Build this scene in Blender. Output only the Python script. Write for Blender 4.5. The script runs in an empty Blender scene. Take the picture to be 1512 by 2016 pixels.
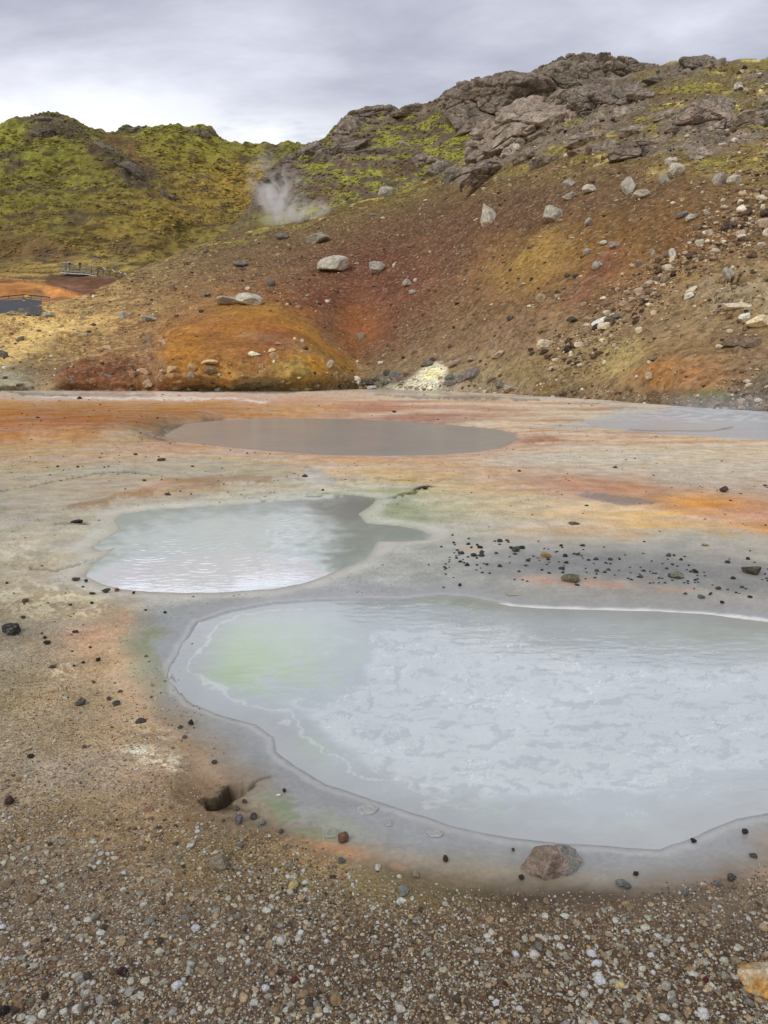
import bpy, bmesh, math, random
import numpy as np
from mathutils import Vector, Matrix
R = math.radians
rng = np.random.default_rng(7)
random.seed(7)
S = bpy.context.scene
COL = S.collection

# ------------------------------------------------------------------ camera
H = 1.7; PITCH = R(11.2); FOC = 1456.0; CX = 756.0; CY = 1008.0
SP, CP = math.sin(PITCH), math.cos(PITCH)
def tanel(v, u=None):
    """height over depth (dz/dY) of the ray through picture row v"""
    b = (CY - np.asarray(v, dtype=np.float64)) / FOC
    return (-SP + b * CP) / (CP + b * SP)
def lat(u, v):
    """dX/dY of the ray"""
    b = (CY - np.asarray(v, dtype=np.float64)) / FOC
    return (np.asarray(u, dtype=np.float64) - CX) / FOC / (CP + b * SP)
def at(u, v, Y):
    u = np.asarray(u, dtype=np.float64); v = np.asarray(v, dtype=np.float64); Y = np.asarray(Y, dtype=np.float64)
    return np.stack(np.broadcast_arrays(lat(u, v) * Y, Y, H + tanel(v) * Y), -1)
def gxy(u, v, z=0.0):
    Y = (z - H) / tanel(v)
    return lat(u, v) * Y, Y
def project(P):
    d = P - np.array([0, 0, H])
    f = d[..., 1] * CP - d[..., 2] * SP
    up = d[..., 1] * SP + d[..., 2] * CP
    return CX + FOC * d[..., 0] / f, CY - FOC * up / f, f

cam_d = bpy.data.cameras.new('camera'); cam = bpy.data.objects.new('camera', cam_d); COL.objects.link(cam)
cam.location = (0, 0, H); cam.rotation_euler = (math.pi / 2 - PITCH, 0, 0)
cam_d.sensor_fit = 'VERTICAL'; cam_d.sensor_height = 36; cam_d.lens = 36 * FOC / 2016
cam_d.clip_start = 0.05; cam_d.clip_end = 6000
S.camera = cam

# ------------------------------------------------------------------ noise
_p = np.random.default_rng(3).permutation(256).astype(np.int32); PERM = np.concatenate([_p, _p, _p])
_g = np.random.default_rng(4).normal(size=(256, 3)).astype(np.float32); GR = _g / np.linalg.norm(_g, axis=1)[:, None]
def perlin(p, seed=0):
    p = np.asarray(p, dtype=np.float32) + np.float32(seed * 17.31)
    i = np.floor(p).astype(np.int32); f = p - i; i &= 255
    w = f * f * f * (f * (f * 6 - 15) + 10)
    out = 0
    for dx in (0, 1):
        wx = w[:, 0] if dx else 1 - w[:, 0]
        for dy in (0, 1):
            wy = w[:, 1] if dy else 1 - w[:, 1]
            for dz in (0, 1):
                wz = w[:, 2] if dz else 1 - w[:, 2]
                h = PERM[PERM[PERM[(i[:, 0] + dx) & 255] + ((i[:, 1] + dy) & 255)] + ((i[:, 2] + dz) & 255)]
                g = GR[h]
                d = g[:, 0] * (f[:, 0] - dx) + g[:, 1] * (f[:, 1] - dy) + g[:, 2] * (f[:, 2] - dz)
                out = out + wx * wy * wz * d
    return out * 1.5
def fbm(p, oct=4, seed=0, gain=0.5, ridged=False):
    a, s, o = 1.0, 0.0, 0
    p = np.asarray(p, dtype=np.float32)
    for k in range(oct):
        n = perlin(p, seed + k)
        if ridged: n = 1 - 2 * np.abs(n)
        o = o + a * n; s += a; a *= gain; p = p * 2.03
    return o / s
def voro(p, seed=0):
    p = np.asarray(p, dtype=np.float32) + np.float32(seed * 13.7)
    i = np.floor(p).astype(np.int32); f = p - i
    F1 = np.full(len(p), 9, np.float32); F2 = F1.copy(); ID = np.zeros(len(p), np.int32); OF = np.zeros((len(p), 3), np.float32)
    for dx in (-1, 0, 1):
        for dy in (-1, 0, 1):
            for dz in (-1, 0, 1):
                h = PERM[PERM[PERM[(i[:, 0] + dx) & 255] + ((i[:, 1] + dy) & 255)] + ((i[:, 2] + dz) & 255)]
                jx = PERM[h] / 255.0; jy = PERM[h + 91] / 255.0; jz = PERM[h + 173] / 255.0
                o = np.stack([dx + jx - f[:, 0], dy + jy - f[:, 1], dz + jz - f[:, 2]], -1).astype(np.float32)
                d = np.sqrt((o ** 2).sum(-1))
                c = d < F1
                F2 = np.where(c, F1, np.minimum(F2, d)); ID = np.where(c, h, ID); F1 = np.where(c, d, F1); OF[c] = o[c]
    return F1, F2, PERM[ID + 37] / 255.0, (OF * GR[(ID + 11) & 255]).sum(-1)
def sstep(a, b, x):
    t = np.clip((x - a) / (b - a), 0, 1)
    return t * t * (3 - 2 * t)
def lin(c):
    c = np.asarray(c, dtype=np.float64) / 255.0
    return np.where(c <= 0.04045, c / 12.92, ((c + 0.055) / 1.055) ** 2.4)
def polysd(x, y, pts, closed=True):
    """signed distance, positive inside"""
    pts = np.asarray(pts, dtype=np.float64); n = len(pts)
    d = np.full(x.shape, 1e9); ins = np.zeros(x.shape, bool)
    for k in range(n if closed else n - 1):
        ax, ay = pts[k]; bx, by = pts[(k + 1) % n]
        ex, ey = bx - ax, by - ay; L = ex * ex + ey * ey + 1e-12
        t = np.clip(((x - ax) * ex + (y - ay) * ey) / L, 0, 1)
        d = np.minimum(d, np.hypot(x - ax - t * ex, y - ay - t * ey))
        if closed:
            c = (ay > y) != (by > y)
            ins ^= c & (x < ex * (y - ay) / (ey if abs(ey) > 1e-9 else 1e-9) + ax)
    return np.where(ins, d, -d) if closed else d

def colgrid(u, v, rows):
    """rows: [(v, [(u, (r,g,b)), ...])]: a table of the ground's own colours, read between its entries"""
    vs = np.array([r[0] for r in rows], float)
    C = np.zeros((len(rows), len(u), 3), np.float32)
    for k, (_, cs) in enumerate(rows):
        xs = [c[0] for c in cs]; L = lin([c[1] for c in cs])
        for j in range(3): C[k, :, j] = np.interp(u, xs, L[:, j])
    t = np.interp(v, vs, np.arange(len(vs)))
    i = np.clip(t.astype(int), 0, len(vs) - 2); f = (t - i)[:, None]
    a = np.arange(len(u))
    return C[i, a] * (1 - f) + C[i + 1, a] * f
def stroke(col, u, v, shape, rgb, alpha=1.0, soft=8.0, ky=1.0, nz=None, mul=False):
    """lay a patch of another colour; shape: ('e',cx,cy,rx,ry,deg) or ('p',pts) or ('l',pts,width)"""
    if shape[0] == 'e':
        _, cx, cy, rx, ry, dg = shape
        c, s = math.cos(R(dg)), math.sin(R(dg)); x = u - cx; y = v - cy
        q = np.sqrt(((x * c + y * s) / rx) ** 2 + ((-x * s + y * c) / ry) ** 2)
        if nz is not None: q = q + nz
        m = 1 - sstep(1 - soft, 1 + soft, q)
    else:
        pts = np.asarray(shape[1], float)
        pad = 4 * soft + (shape[2] if shape[0] == 'l' else 0) + 40
        box = (u > pts[:, 0].min() - pad) & (u < pts[:, 0].max() + pad) & (v > pts[:, 1].min() - pad) & (v < pts[:, 1].max() + pad)
        m = np.zeros(len(u)); q = pts * [1, ky]
        if not box.any(): return m
        if shape[0] == 'p':
            d = polysd(u[box], v[box] * ky, q)
            if nz is not None: d = d + nz[box]
            m[box] = sstep(-soft, soft, d)
        else:
            d = polysd(u[box], v[box] * ky, q, False)
            if nz is not None: d = d + nz[box]
            m[box] = 1 - sstep(shape[2] * 0.5 - soft, shape[2] * 0.5 + soft, d)
    m = np.clip(m * alpha, 0, 1)
    if rgb is not None:
        L = lin(rgb) if not mul else None
        col[:] = col * (1 - m[:, None]) + (col * np.asarray(rgb) if mul else L) * m[:, None]
    return m

WARM = np.array([1.0, 0.99, 0.88])
def own(c, sat=0.86):
    c = np.asarray(c); g = (c * [0.3, 0.55, 0.15]).sum(-1, keepdims=True)
    return np.clip((g + (c - g) * sat) * WARM, 0.003, 0.95)
# ------------------------------------------------------------------ meshes
def mesh(name, V, F, mat=None, col=None, smooth=True, extra=None):
    V = np.ascontiguousarray(V, dtype=np.float32); F = np.ascontiguousarray(F, dtype=np.int32)
    me = bpy.data.meshes.new(name); k = F.shape[1]
    me.vertices.add(len(V)); me.vertices.foreach_set('co', V.ravel())
    me.loops.add(F.size); me.loops.foreach_set('vertex_index', F.ravel())
    me.polygons.add(len(F)); me.polygons.foreach_set('loop_start', np.arange(0, F.size, k, dtype=np.int32))
    me.polygons.foreach_set('loop_total', np.full(len(F), k, np.int32)) if False else None
    me.polygons.foreach_set('use_smooth', np.full(len(F), smooth, bool))
    me.update(calc_edges=True); me.validate()
    if col is not None:
        a = me.attributes.new('Col', 'FLOAT_COLOR', 'POINT')
        c = np.ones((len(V), 4), np.float32); c[:, :3] = np.clip(col, 0, 1); a.data.foreach_set('color', c.ravel())
    for n, arr in (extra or {}).items():
        a = me.attributes.new(n, 'FLOAT', 'POINT'); a.data.foreach_set('value', np.asarray(arr, np.float32))
    if mat: me.materials.append(mat)
    return me
def link(name, me, parent=None):
    o = bpy.data.objects.new(name, me); COL.objects.link(o)
    if parent: o.parent = parent
    return o
def tag(o, label=None, cat=None, group=None, kind=None):
    if label: o['label'] = label
    if cat: o['category'] = cat
    if group: o['group'] = group
    if kind: o['kind'] = kind
    return o
def gridfaces(nr, nc, flip=False):
    i = np.arange(nr * nc).reshape(nr, nc)
    q = np.stack([i[:-1, :-1], i[:-1, 1:], i[1:, 1:], i[1:, :-1]], -1).reshape(-1, 4)
    return q[:, ::-1] if flip else q
ICO = {}
def ico(n):
    if n not in ICO:
        bm = bmesh.new(); bmesh.ops.create_icosphere(bm, subdivisions=n, radius=1)
        bm.verts.ensure_lookup_table()
        ICO[n] = (np.array([v.co[:] for v in bm.verts]), np.array([[v.index for v in f.verts] for f in bm.faces])); bm.free()
    return ICO[n]
def polytope(sub, planes, seed, rough=0.06, lo=0.62, hi=0.95, nscale=2.2, soft=0.0):
    """an angular stone: a sphere cut by random planes, then weathered"""
    g = np.random.default_rng(seed); D, F = ico(sub)
    n = g.normal(size=(planes, 3)); n /= np.linalg.norm(n, axis=1)[:, None]
    d = g.uniform(lo, hi, planes)
    dot = D @ n.T
    r = np.where(dot > 0.05, d / np.maximum(dot, 0.05), 9)
    if soft > 0:
        r = -soft * np.log(np.exp(-np.minimum(r, 3) / soft).sum(1) + np.exp(-1.15 / soft))
    else:
        r = np.minimum(r.min(1), 1.15)
    V = D * r[:, None]
    if rough: V = V * (1 + rough * fbm(V * nscale, 4, seed % 50))[:, None]
    return V / np.abs(V).max(0), F

# ------------------------------------------------------------------ materials
class NT:
    def __init__(s, name):
        s.m = bpy.data.materials.new(name); s.m.use_nodes = True; s.t = s.m.node_tree; s.t.nodes.clear()
        s.out = s.n('ShaderNodeOutputMaterial'); s.b = s.n('ShaderNodeBsdfPrincipled'); s.l(s.b.outputs[0], s.out.inputs['Surface'])
    def n(s, typ, **kw):
        nd = s.t.nodes.new(typ)
        for k, v in kw.items():
            if k.startswith('i_'):
                nd.inputs[k[2:].replace('_', ' ')].default_value = v
            else: setattr(nd, k, v)
        return nd
    def l(s, a, b): s.t.links.new(a, b)
    def val(s, x, sock):
        if isinstance(x, (int, float)): sock.default_value = x
        elif isinstance(x, tuple): sock.default_value = x
        else: s.l(x, sock)
    def math(s, op, a, b=0.0, c=0.0, clamp=False):
        nd = s.n('ShaderNodeMath', operation=op, use_clamp=clamp)
        for k, x in enumerate((a, b, c)): s.val(x, nd.inputs[k])
        return nd.outputs[0]
    def mix(s, f, a, b, blend='MIX'):
        nd = s.n('ShaderNodeMix', data_type='RGBA', blend_type=blend); nd.clamp_factor = True
        s.val(f, nd.inputs[0]); s.val(a, nd.inputs[6]); s.val(b, nd.inputs[7]); return nd.outputs[2]
    def attr(s, name, fac=False):
        nd = s.n('ShaderNodeAttribute', attribute_name=name); return nd.outputs['Fac' if fac else 'Color']
    def co(s, scale=(1, 1, 1), rot=(0, 0, 0), kind='Object'):
        t = s.n('ShaderNodeTexCoord'); m = s.n('ShaderNodeMapping'); s.l(t.outputs[kind], m.inputs[0])
        m.inputs['Scale'].default_value = scale; m.inputs['Rotation'].default_value = rot; return m.outputs[0]
    def noise(s, v, scale, detail=4, rough=0.55, dist=0.0):
        nd = s.n('ShaderNodeTexNoise'); s.l(v, nd.inputs['Vector']); nd.inputs['Scale'].default_value = scale
        nd.inputs['Detail'].default_value = detail; nd.inputs['Roughness'].default_value = rough; nd.inputs['Distortion'].default_value = dist
        return nd
    def vor(s, v, scale, feature='F1'):
        nd = s.n('ShaderNodeTexVoronoi', feature=feature); s.l(v, nd.inputs['Vector']); nd.inputs['Scale'].default_value = scale; return nd
    def rng(s, x, a, b, c=0.0, d=1.0):
        nd = s.n('ShaderNodeMapRange', interpolation_type='SMOOTHSTEP'); s.l(x, nd.inputs[0])
        for k, y in enumerate((a, b, c, d)): nd.inputs[k + 1].default_value = y
        return nd.outputs[0]
    def ramp(s, x, stops):
        nd = s.n('ShaderNodeValToRGB'); s.l(x, nd.inputs[0]); e = nd.color_ramp.elements
        while len(e) < len(stops): e.new(0.5)
        for k, (p, c) in enumerate(stops): e[k].position = p; e[k].color = (*lin(c), 1)
        return nd.outputs[0]
    def bump(s, h, strength, dist, prev=None):
        nd = s.n('ShaderNodeBump'); nd.inputs['Distance'].default_value = dist; s.val(strength, nd.inputs['Strength']); s.l(h, nd.inputs['Height'])
        if prev: s.l(prev, nd.inputs['Normal'])
        return nd.outputs[0]

def var(t, x, lo, hi):      # noise -> grey multiplier colour
    f = t.rng(x, 0.3, 0.7, lo, hi)
    c = t.n('ShaderNodeCombineColor'); [t.l(f, c.inputs[k]) for k in range(3)]
    return c.outputs[0]

def mat_ground():
    t = NT('mineral ground'); v = t.co(); col = t.attr('Col'); grit = t.attr('grit', True); wet = t.attr('wet', True)
    vs = t.co((1, 2.6, 1))
    n1 = t.noise(v, 3.0, 6, 0.65); n2 = t.noise(v, 38, 5, 0.7); n3 = t.noise(vs, 0.6, 5, 0.6)
    dry = t.math('SUBTRACT', 1.0, t.math('MULTIPLY', wet, 0.8))
    c = t.mix(dry, col, t.mix(1.0, col, var(t, n1.outputs[0], 0.80, 1.18), 'MULTIPLY'))
    c = t.mix(dry, c, t.mix(1.0, c, var(t, n2.outputs[0], 0.82, 1.16), 'MULTIPLY'))
    hs = t.n('ShaderNodeHueSaturation'); t.l(c, hs.inputs['Color']); t.l(t.rng(n3.outputs[0], 0.3, 0.7, 0.8, 1.2), hs.inputs['Saturation']); c = hs.outputs[0]
    # fine grit: two sizes of grains, each grain its own colour
    v1 = t.vor(v, 120); v2 = t.vor(v, 55)
    pal = [(0.0, (70, 56, 44)), (0.16, (104, 86, 68)), (0.36, (146, 124, 96)), (0.55, (122, 100, 78)), (0.7, (176, 156, 126)), (0.84, (196, 184, 160)), (0.97, (222, 214, 196)), (1.0, (170, 120, 90))]
    sep = t.n('ShaderNodeSeparateColor'); t.l(v1.outputs['Color'], sep.inputs[0])
    sep2 = t.n('ShaderNodeSeparateColor'); t.l(v2.outputs['Color'], sep2.inputs[0])
    g1 = t.ramp(sep.outputs[0], pal); g2 = t.ramp(sep2.outputs[1], pal)
    n4 = t.noise(v, 9, 4, 0.6)
    pick = t.math('GREATER_THAN', sep2.outputs[2], 0.72)
    g = t.mix(pick, g1, g2)
    # grains take part of the colour of the soil they lie in
    g = t.mix(0.55, g, t.mix(0.6, c, g, 'OVERLAY'))
    cov = t.math('MULTIPLY', grit, t.rng(n4.outputs[0], 0.3, 0.62, 0.35, 1.0))
    edge = t.math('MULTIPLY', t.rng(v1.outputs['Distance'], 0.35, 0.6, 1.0, 0.25), cov)
    c = t.mix(edge, c, g)
    t.l(c, t.b.inputs['Base Color'])
    rg = t.math('SUBTRACT', 0.92, t.math('MULTIPLY', wet, 0.72)); t.l(rg, t.b.inputs['Roughness'])
    t.l(t.math('ADD', 0.12, t.math('MULTIPLY', wet, 0.4)), t.b.inputs['Specular IOR Level'])
    b = t.bump(n1.outputs[0], t.math('SUBTRACT', 0.35, t.math('MULTIPLY', wet, 0.34)), 0.03)
    b = t.bump(n2.outputs[0], t.math('SUBTRACT', 0.35, t.math('MULTIPLY', wet, 0.33)), 0.008, b)
    inv = t.math('SUBTRACT', 1.0, v1.outputs['Distance'])
    b = t.bump(inv, t.math('MULTIPLY', grit, 0.9), 0.006, b)
    t.l(b, t.b.inputs['Normal']); return t.m

def mat_hill(name, s1, s2, bd):
    t = NT(name); v = t.co(); col = t.attr('Col'); grit = t.attr('grit', True)
    n1 = t.noise(v, s1, 6, 0.65); n2 = t.noise(v, s2, 6, 0.7)
    c = t.mix(1.0, col, var(t, n1.outputs[0], 0.78, 1.2), 'MULTIPLY')
    c = t.mix(1.0, c, var(t, n2.outputs[0], 0.72, 1.26), 'MULTIPLY')
    vv = t.vor(v, s2 * 1.6); sep = t.n('ShaderNodeSeparateColor'); t.l(vv.outputs['Color'], sep.inputs[0])
    light = t.math('MULTIPLY', t.math('GREATER_THAN', sep.outputs[0], 0.86), grit)
    dark = t.math('MULTIPLY', t.math('GREATER_THAN', sep.outputs[1], 0.8), grit)
    c = t.mix(t.math('MULTIPLY', light, 0.55), c, (*lin((178, 160, 130)), 1))
    c = t.mix(t.math('MULTIPLY', dark, 0.45), c, (*lin((58, 44, 34)), 1))
    t.l(c, t.b.inputs['Base Color']); t.b.inputs['Roughness'].default_value = 0.95; t.b.inputs['Specular IOR Level'].default_value = 0.15
    b = t.bump(n1.outputs[0], 0.6, bd * 2.5); b = t.bump(n2.outputs[0], 0.8, bd, b)
    b = t.bump(t.math('SUBTRACT', 1.0, vv.outputs['Distance']), t.math('MULTIPLY', grit, 0.5), bd * 0.6, b)
    t.l(b, t.b.inputs['Normal']); return t.m

def mat_rock(name, from_object=True, scale=1.0, lichen=0.5, kind='Generated'):
    """stone; the tint is the object's own colour"""
    t = NT(name)
    if from_object:
        oi = t.n('ShaderNodeObjectInfo'); base = oi.outputs['Color']
    else: base = t.attr('Col')
    v = t.co((1, 1, 1), kind=kind)
    n1 = t.noise(v, 2.5 * scale, 6, 0.7); n2 = t.noise(v, 11 * scale, 6, 0.75); n3 = t.noise(v, 5 * scale, 5, 0.7, 0.6)
    c = t.mix(1.0, base, var(t, n1.outputs[0], 0.62, 1.3), 'MULTIPLY')
    c = t.mix(1.0, c, var(t, n2.outputs[0], 0.6, 1.35), 'MULTIPLY')
    li = t.math('MULTIPLY', t.rng(n3.outputs[0], 0.56, 0.64), lichen)
    c = t.mix(li, c, (*lin((176, 170, 156)), 1))
    t.l(c, t.b.inputs['Base Color']); t.b.inputs['Roughness'].default_value = 0.9; t.b.inputs['Specular IOR Level'].default_value = 0.25
    b = t.bump(n1.outputs[0], 0.5, 0.08); b = t.bump(n2.outputs[0], 0.6, 0.03, b); t.l(b, t.b.inputs['Normal']); return t.m

def mat_plain(name, rgb, rough=0.7, nscale=8, amp=0.2, use_col=False, kind='Object', sheen=0):
    t = NT(name); v = t.co(kind=kind); n = t.noise(v, nscale, 5, 0.65)
    base = t.attr('Col') if use_col else (*lin(rgb), 1)
    c = t.mix(1.0, base, var(t, n.outputs[0], 1 - amp, 1 + amp), 'MULTIPLY')
    t.l(c, t.b.inputs['Base Color']); t.b.inputs['Roughness'].default_value = rough
    t.b.inputs['Specular IOR Level'].default_value = 0.3
    t.l(t.bump(n.outputs[0], 0.3, 0.01), t.b.inputs['Normal']); return t.m

def mat_water(name, ior, rough, rings=(), wave=0.3, wscale=6, dist=0.01, amp=0.012, wl=0.085):
    t = NT(name); v = t.co(); col = t.attr('Col')
    n = t.noise(v, 5, 5, 0.6)
    c = t.mix(1.0, col, var(t, n.outputs[0], 0.97, 1.03), 'MULTIPLY')
    t.l(c, t.b.inputs['Base Color']); t.b.inputs['IOR'].default_value = ior; t.b.inputs['Roughness'].default_value = rough
    w = t.noise(t.co((1, 2.2, 1)), wscale, 3, 0.5)
    b = t.bump(w.outputs[0], wave, dist)
    h = None
    for (x, y, r, a) in rings:
        d = t.n('ShaderNodeVectorMath', operation='DISTANCE'); nn = t.noise(v, 2.2, 2, 0.5)
        t.l(v, d.inputs[0]); d.inputs[1].default_value = (x, y, 0)
        dd = t.math('ADD', d.outputs['Value'], t.math('MULTIPLY', nn.outputs[0], 0.42))
        s = t.math('SINE', t.math('MULTIPLY', dd, 2 * math.pi / wl))
        s = t.math('MULTIPLY', s, t.rng(d.outputs['Value'], 0.02, r, a, 0.0))
        h = s if h is None else t.math('ADD', h, s)
    if h is not None: b = t.bump(h, 1.0, amp, b)
    t.l(b, t.b.inputs['Normal']); return t.m

M_GROUND = mat_ground()
M_SLOPE = mat_hill('scree slope', 0.35, 2.6, 0.12)
M_KNOLL = mat_hill('rocky knoll', 0.22, 1.4, 0.25)
M_MOSS = mat_hill('mossy hill', 0.10, 0.75, 0.4)
M_ROCK = mat_rock('weathered rock', True, 1.0, 0.55)
M_CRAG = mat_rock('outcrop rock', False, 0.30, 0.18, 'Object')
M_CLOD = mat_rock('dark clod', True, 1.0, 0.0)
M_PEB = mat_rock('pebble', False, 60, 0.25, 'Object')
M_PEB1 = mat_rock('single pebble', True, 0.8, 0.15)
M_SCREE = mat_rock('scree stone', False, 3, 0.25, 'Object')
M_GRASS = mat_plain('straw grass', (0, 0, 0), 0.9, 3, 0.25, True)
M_WOOD = mat_plain('grey weathered timber', (150, 145, 132), 0.8, 6, 0.3)
M_DARKWOOD = mat_plain('dark timber', (88, 78, 68), 0.85, 6, 0.3)
M_WHITE = mat_plain('white painted board', (215, 215, 210), 0.5, 4, 0.08)
M_YELLOW = mat_plain('yellow sign paint', (225, 200, 50), 0.5, 8, 0.08)
M_BLACK = mat_plain('black paint', (22, 22, 22), 0.5, 8, 0.1)
M_ASPH = mat_plain('asphalt', (84, 84, 84), 0.9, 4, 0.18)
M_SKIN = mat_plain('skin and clothes', (0, 0, 0), 0.8, 8, 0.1, True)
M_HAT = mat_plain('white cap', (225, 222, 215), 0.8, 8, 0.06)
M_PAPER = mat_plain('cigarette paper', (222, 218, 206), 0.8, 60, 0.08)
M_FILTER = mat_plain('cigarette filter', (190, 140, 84), 0.85, 60, 0.15)

# ------------------------------------------------------------------ hills (heights are real; a table of foot and ridge lines shapes them)
def noise3(P): return np.asarray(P, np.float32)
class Hill:
    """sheet of terrain between a foot line and a ridge line, with a back side behind the ridge"""
    def __init__(s, us, nrow, foot, ridge, Yf, Yr, back=8, backdrop=0.35, prof=None):
        s.us = us; s.ns = nrow
        fv = np.interp(us, *zip(*foot)); rv = np.interp(us, *zip(*ridge))
        s.fv, s.rv = fv, rv
        sr = np.linspace(-0.09, 1, nrow)
        s.U = np.broadcast_to(us, (nrow, len(us))).copy()
        s.V = fv + sr[:, None] * (rv - fv)
        s.Sr = np.broadcast_to(sr[:, None], s.U.shape)
        if prof is None:
            Y0 = np.interp(us, *zip(*Yf)) if Yf is not None else -H / tanel(fv)
            Y1 = np.interp(us, *zip(*Yr))
            z0 = H + tanel(fv) * Y0; z1 = H + tanel(rv) * Y1
            k = (z1 - z0) / (Y1 - Y0)
            s.Y = (z0 - H - k * Y0) / (tanel(s.V) - k)
        else: s.Y = prof(s.U, s.V)
        s.back = back; s.bd = backdrop
    def finish(s, name, mat, disp, colour, grit):
        """disp(P,u,v)->metres outward, colour(P,u,v)->rgb"""
        P = at(s.U, s.V, s.Y)
        u, v = s.U.ravel(), s.V.ravel()
        Pf = P.reshape(-1, 3)
        d, dr = disp(Pf, u, v)
        Pf = Pf + d[:, None] * np.array([0, -0.55, 0.835]) + dr[:, None] * np.array([0, -0.9, 0.43])
        c = own(colour(Pf, u, v), 0.93); g = grit(Pf, u, v)
        P = Pf.reshape(s.U.shape + (3,)); s.P = P; s.C = c.reshape(s.U.shape + (3,)) / WARM
        c = c.reshape(s.U.shape + (3,)); g = g.reshape(s.U.shape)
        # the far side of the ridge
        rows = [P]; cr = [c]; gr = [g]; top = P[-1]
        for k in range(1, s.back + 1):
            dy = 1.2 * k ** 1.6
            q = top.copy(); q[:, 1] += dy; q[:, 0] *= (q[:, 1] / top[:, 1]); q[:, 2] -= s.bd * dy
            rows.append(q[None]); cr.append(c[-1:]); gr.append(g[-1:])
        A = np.concatenate(rows, 0); c = np.concatenate(cr, 0); g = np.concatenate(gr, 0)
        nr, nc = A.shape[:2]
        me = mesh(name, A.reshape(-1, 3), gridfaces(nr, nc), mat, c.reshape(-1, 3), True, {'grit': g.ravel()})
        s.obj = tag(link(name, me), kind='structure'); return s
    def pt(s, u, v):
        j = int(np.clip(np.searchsorted(s.us, u), 0, len(s.us) - 1))
        pu, pv, _ = project(s.P[:, j])
        i = int(np.argmin(np.abs(pv - v)))
        p = s.P[i, j].copy(); p[0] += lat(u, v) * p[1] - p[0]
        return p
def mottled(P, scale, seed, oct=5, sy=1.0): return fbm(P * np.array([scale, scale * sy, scale]), oct, seed)
def urange(a, b, step, m0=-420, m1=1940, mstep=10):
    x = [np.arange(m0, a, mstep)] if m0 < a else []
    x += [np.arange(a, b, step)]
    if m1 > b: x += [np.arange(b, m1, mstep)]
    return np.concatenate(x).astype(float)
def blocks(P, size, seed, stretch=(1, 1, 1.6), tilt=0.35, crack=0.12):
    """broken rock: plateaus of different height parted by cracks"""
    X = P.copy(); c, s_ = math.cos(tilt), math.sin(tilt)
    x = X[:, 0] * c + X[:, 2] * s_; z = -X[:, 0] * s_ + X[:, 2] * c
    Q = np.stack([x * stretch[0], X[:, 1] * stretch[1] * 0.6, z * stretch[2]], -1) / size
    Q = Q + 0.16 * np.stack([perlin(Q * 1.7, seed), perlin(Q * 1.7, seed + 5), perlin(Q * 1.7, seed + 9)], -1)
    F1, F2, r, tl = voro(Q, seed)
    return (r - 0.5) * 0.9 + 0.95 * tl - 0.75 * (1 - sstep(0, crack, F2 - F1)) - 0.05 * F1 ** 2

# ---- near slope
W = lambda c, *us: [(u, c) for u in us]
foot1 = [(-420, 772), (0, 768), (300, 769), (600, 769), (700, 765), (850, 769), (1000, 776), (1100, 782), (1200, 788), (1300, 796), (1400, 803), (1512, 810), (1700, 825), (1940, 842)]
ridge1 = [(-420, 690), (-150, 645), (0, 619), (32, 613), (63, 606), (106, 594), (159, 585), (176, 577), (206, 560), (248, 545), (300, 520), (350, 498), (400, 480), (500, 455), (560, 440), (620, 420), (690, 402), (760, 385), (820, 362), (870, 342), (905, 318), (935, 288), (960, 258), (1000, 228), (1060, 202), (1130, 180), (1180, 160), (1230, 152), (1280, 134), (1330, 120), (1375, 110), (1400, 112), (1430, 122), (1512, 113), (1700, 100), (1940, 110)]
Yr1 = [(-420, 66), (0, 72), (150, 80), (300, 94), (600, 110), (900, 106), (1100, 100), (1300, 96), (1512, 96), (1940, 96)]
MOUND = [(300, 670), (335, 632), (400, 606), (470, 598), (550, 604), (605, 640), (660, 690), (712, 742), (740, 780), (330, 800), (318, 730)]
MOUND2 = [(80, 790), (120, 720), (200, 690), (265, 670), (325, 684), (345, 720), (350, 790)]
L1 = Hill(urange(-20, 1532, 2.2), 330, foot1, ridge1, None, Yr1, 9, 0.3)
U, V = L1.U, L1.V
b = 0.085 * sstep(-26, 34, polysd(U, V, MOUND)) + 0.02 * sstep(0, 90, polysd(U, V, MOUND))
b += 0.05 * sstep(-14, 30, polysd(U, V, MOUND2))
b -= 0.05 * np.exp(-(((U - 700) / 90) ** 2 + ((V - 640) / 110) ** 2))
b += 0.03 * np.exp(-(((U - 830) / 48) ** 2 + ((V - 760) / 36) ** 2))
b += 0.03 * np.exp(-(((U - 1300) / 140) ** 2 + ((V - 740) / 60) ** 2))
b += 0.035 * np.exp(-(((U - 1470) / 60) ** 2 + ((V - 590) / 40) ** 2))
b += 0.05 * np.exp(-(((U - 20) / 70) ** 2 + ((V - 770) / 36) ** 2))
b *= sstep(1.0, 0.85, L1.Sr) * sstep(-0.03, 0.12, L1.Sr + 0.02)
L1.Y = L1.Y * (1 - b)
ROCK1 = [[(905, 330), (935, 285), (965, 250), (1005, 222), (1070, 196), (1140, 172), (1215, 150), (1275, 175), (1270, 215), (1200, 255), (1130, 270), (1030, 320), (960, 350), (880, 365)],
         [(1290, 250), (1350, 210), (1420, 195), (1530, 205), (1560, 260), (1480, 290), (1400, 300), (1310, 290)],
         [(1210, 290), (1260, 268), (1330, 272), (1330, 300), (1240, 312)], [(1270, 150), (1350, 112), (1400, 105), (1420, 130), (1340, 160)]]
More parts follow.
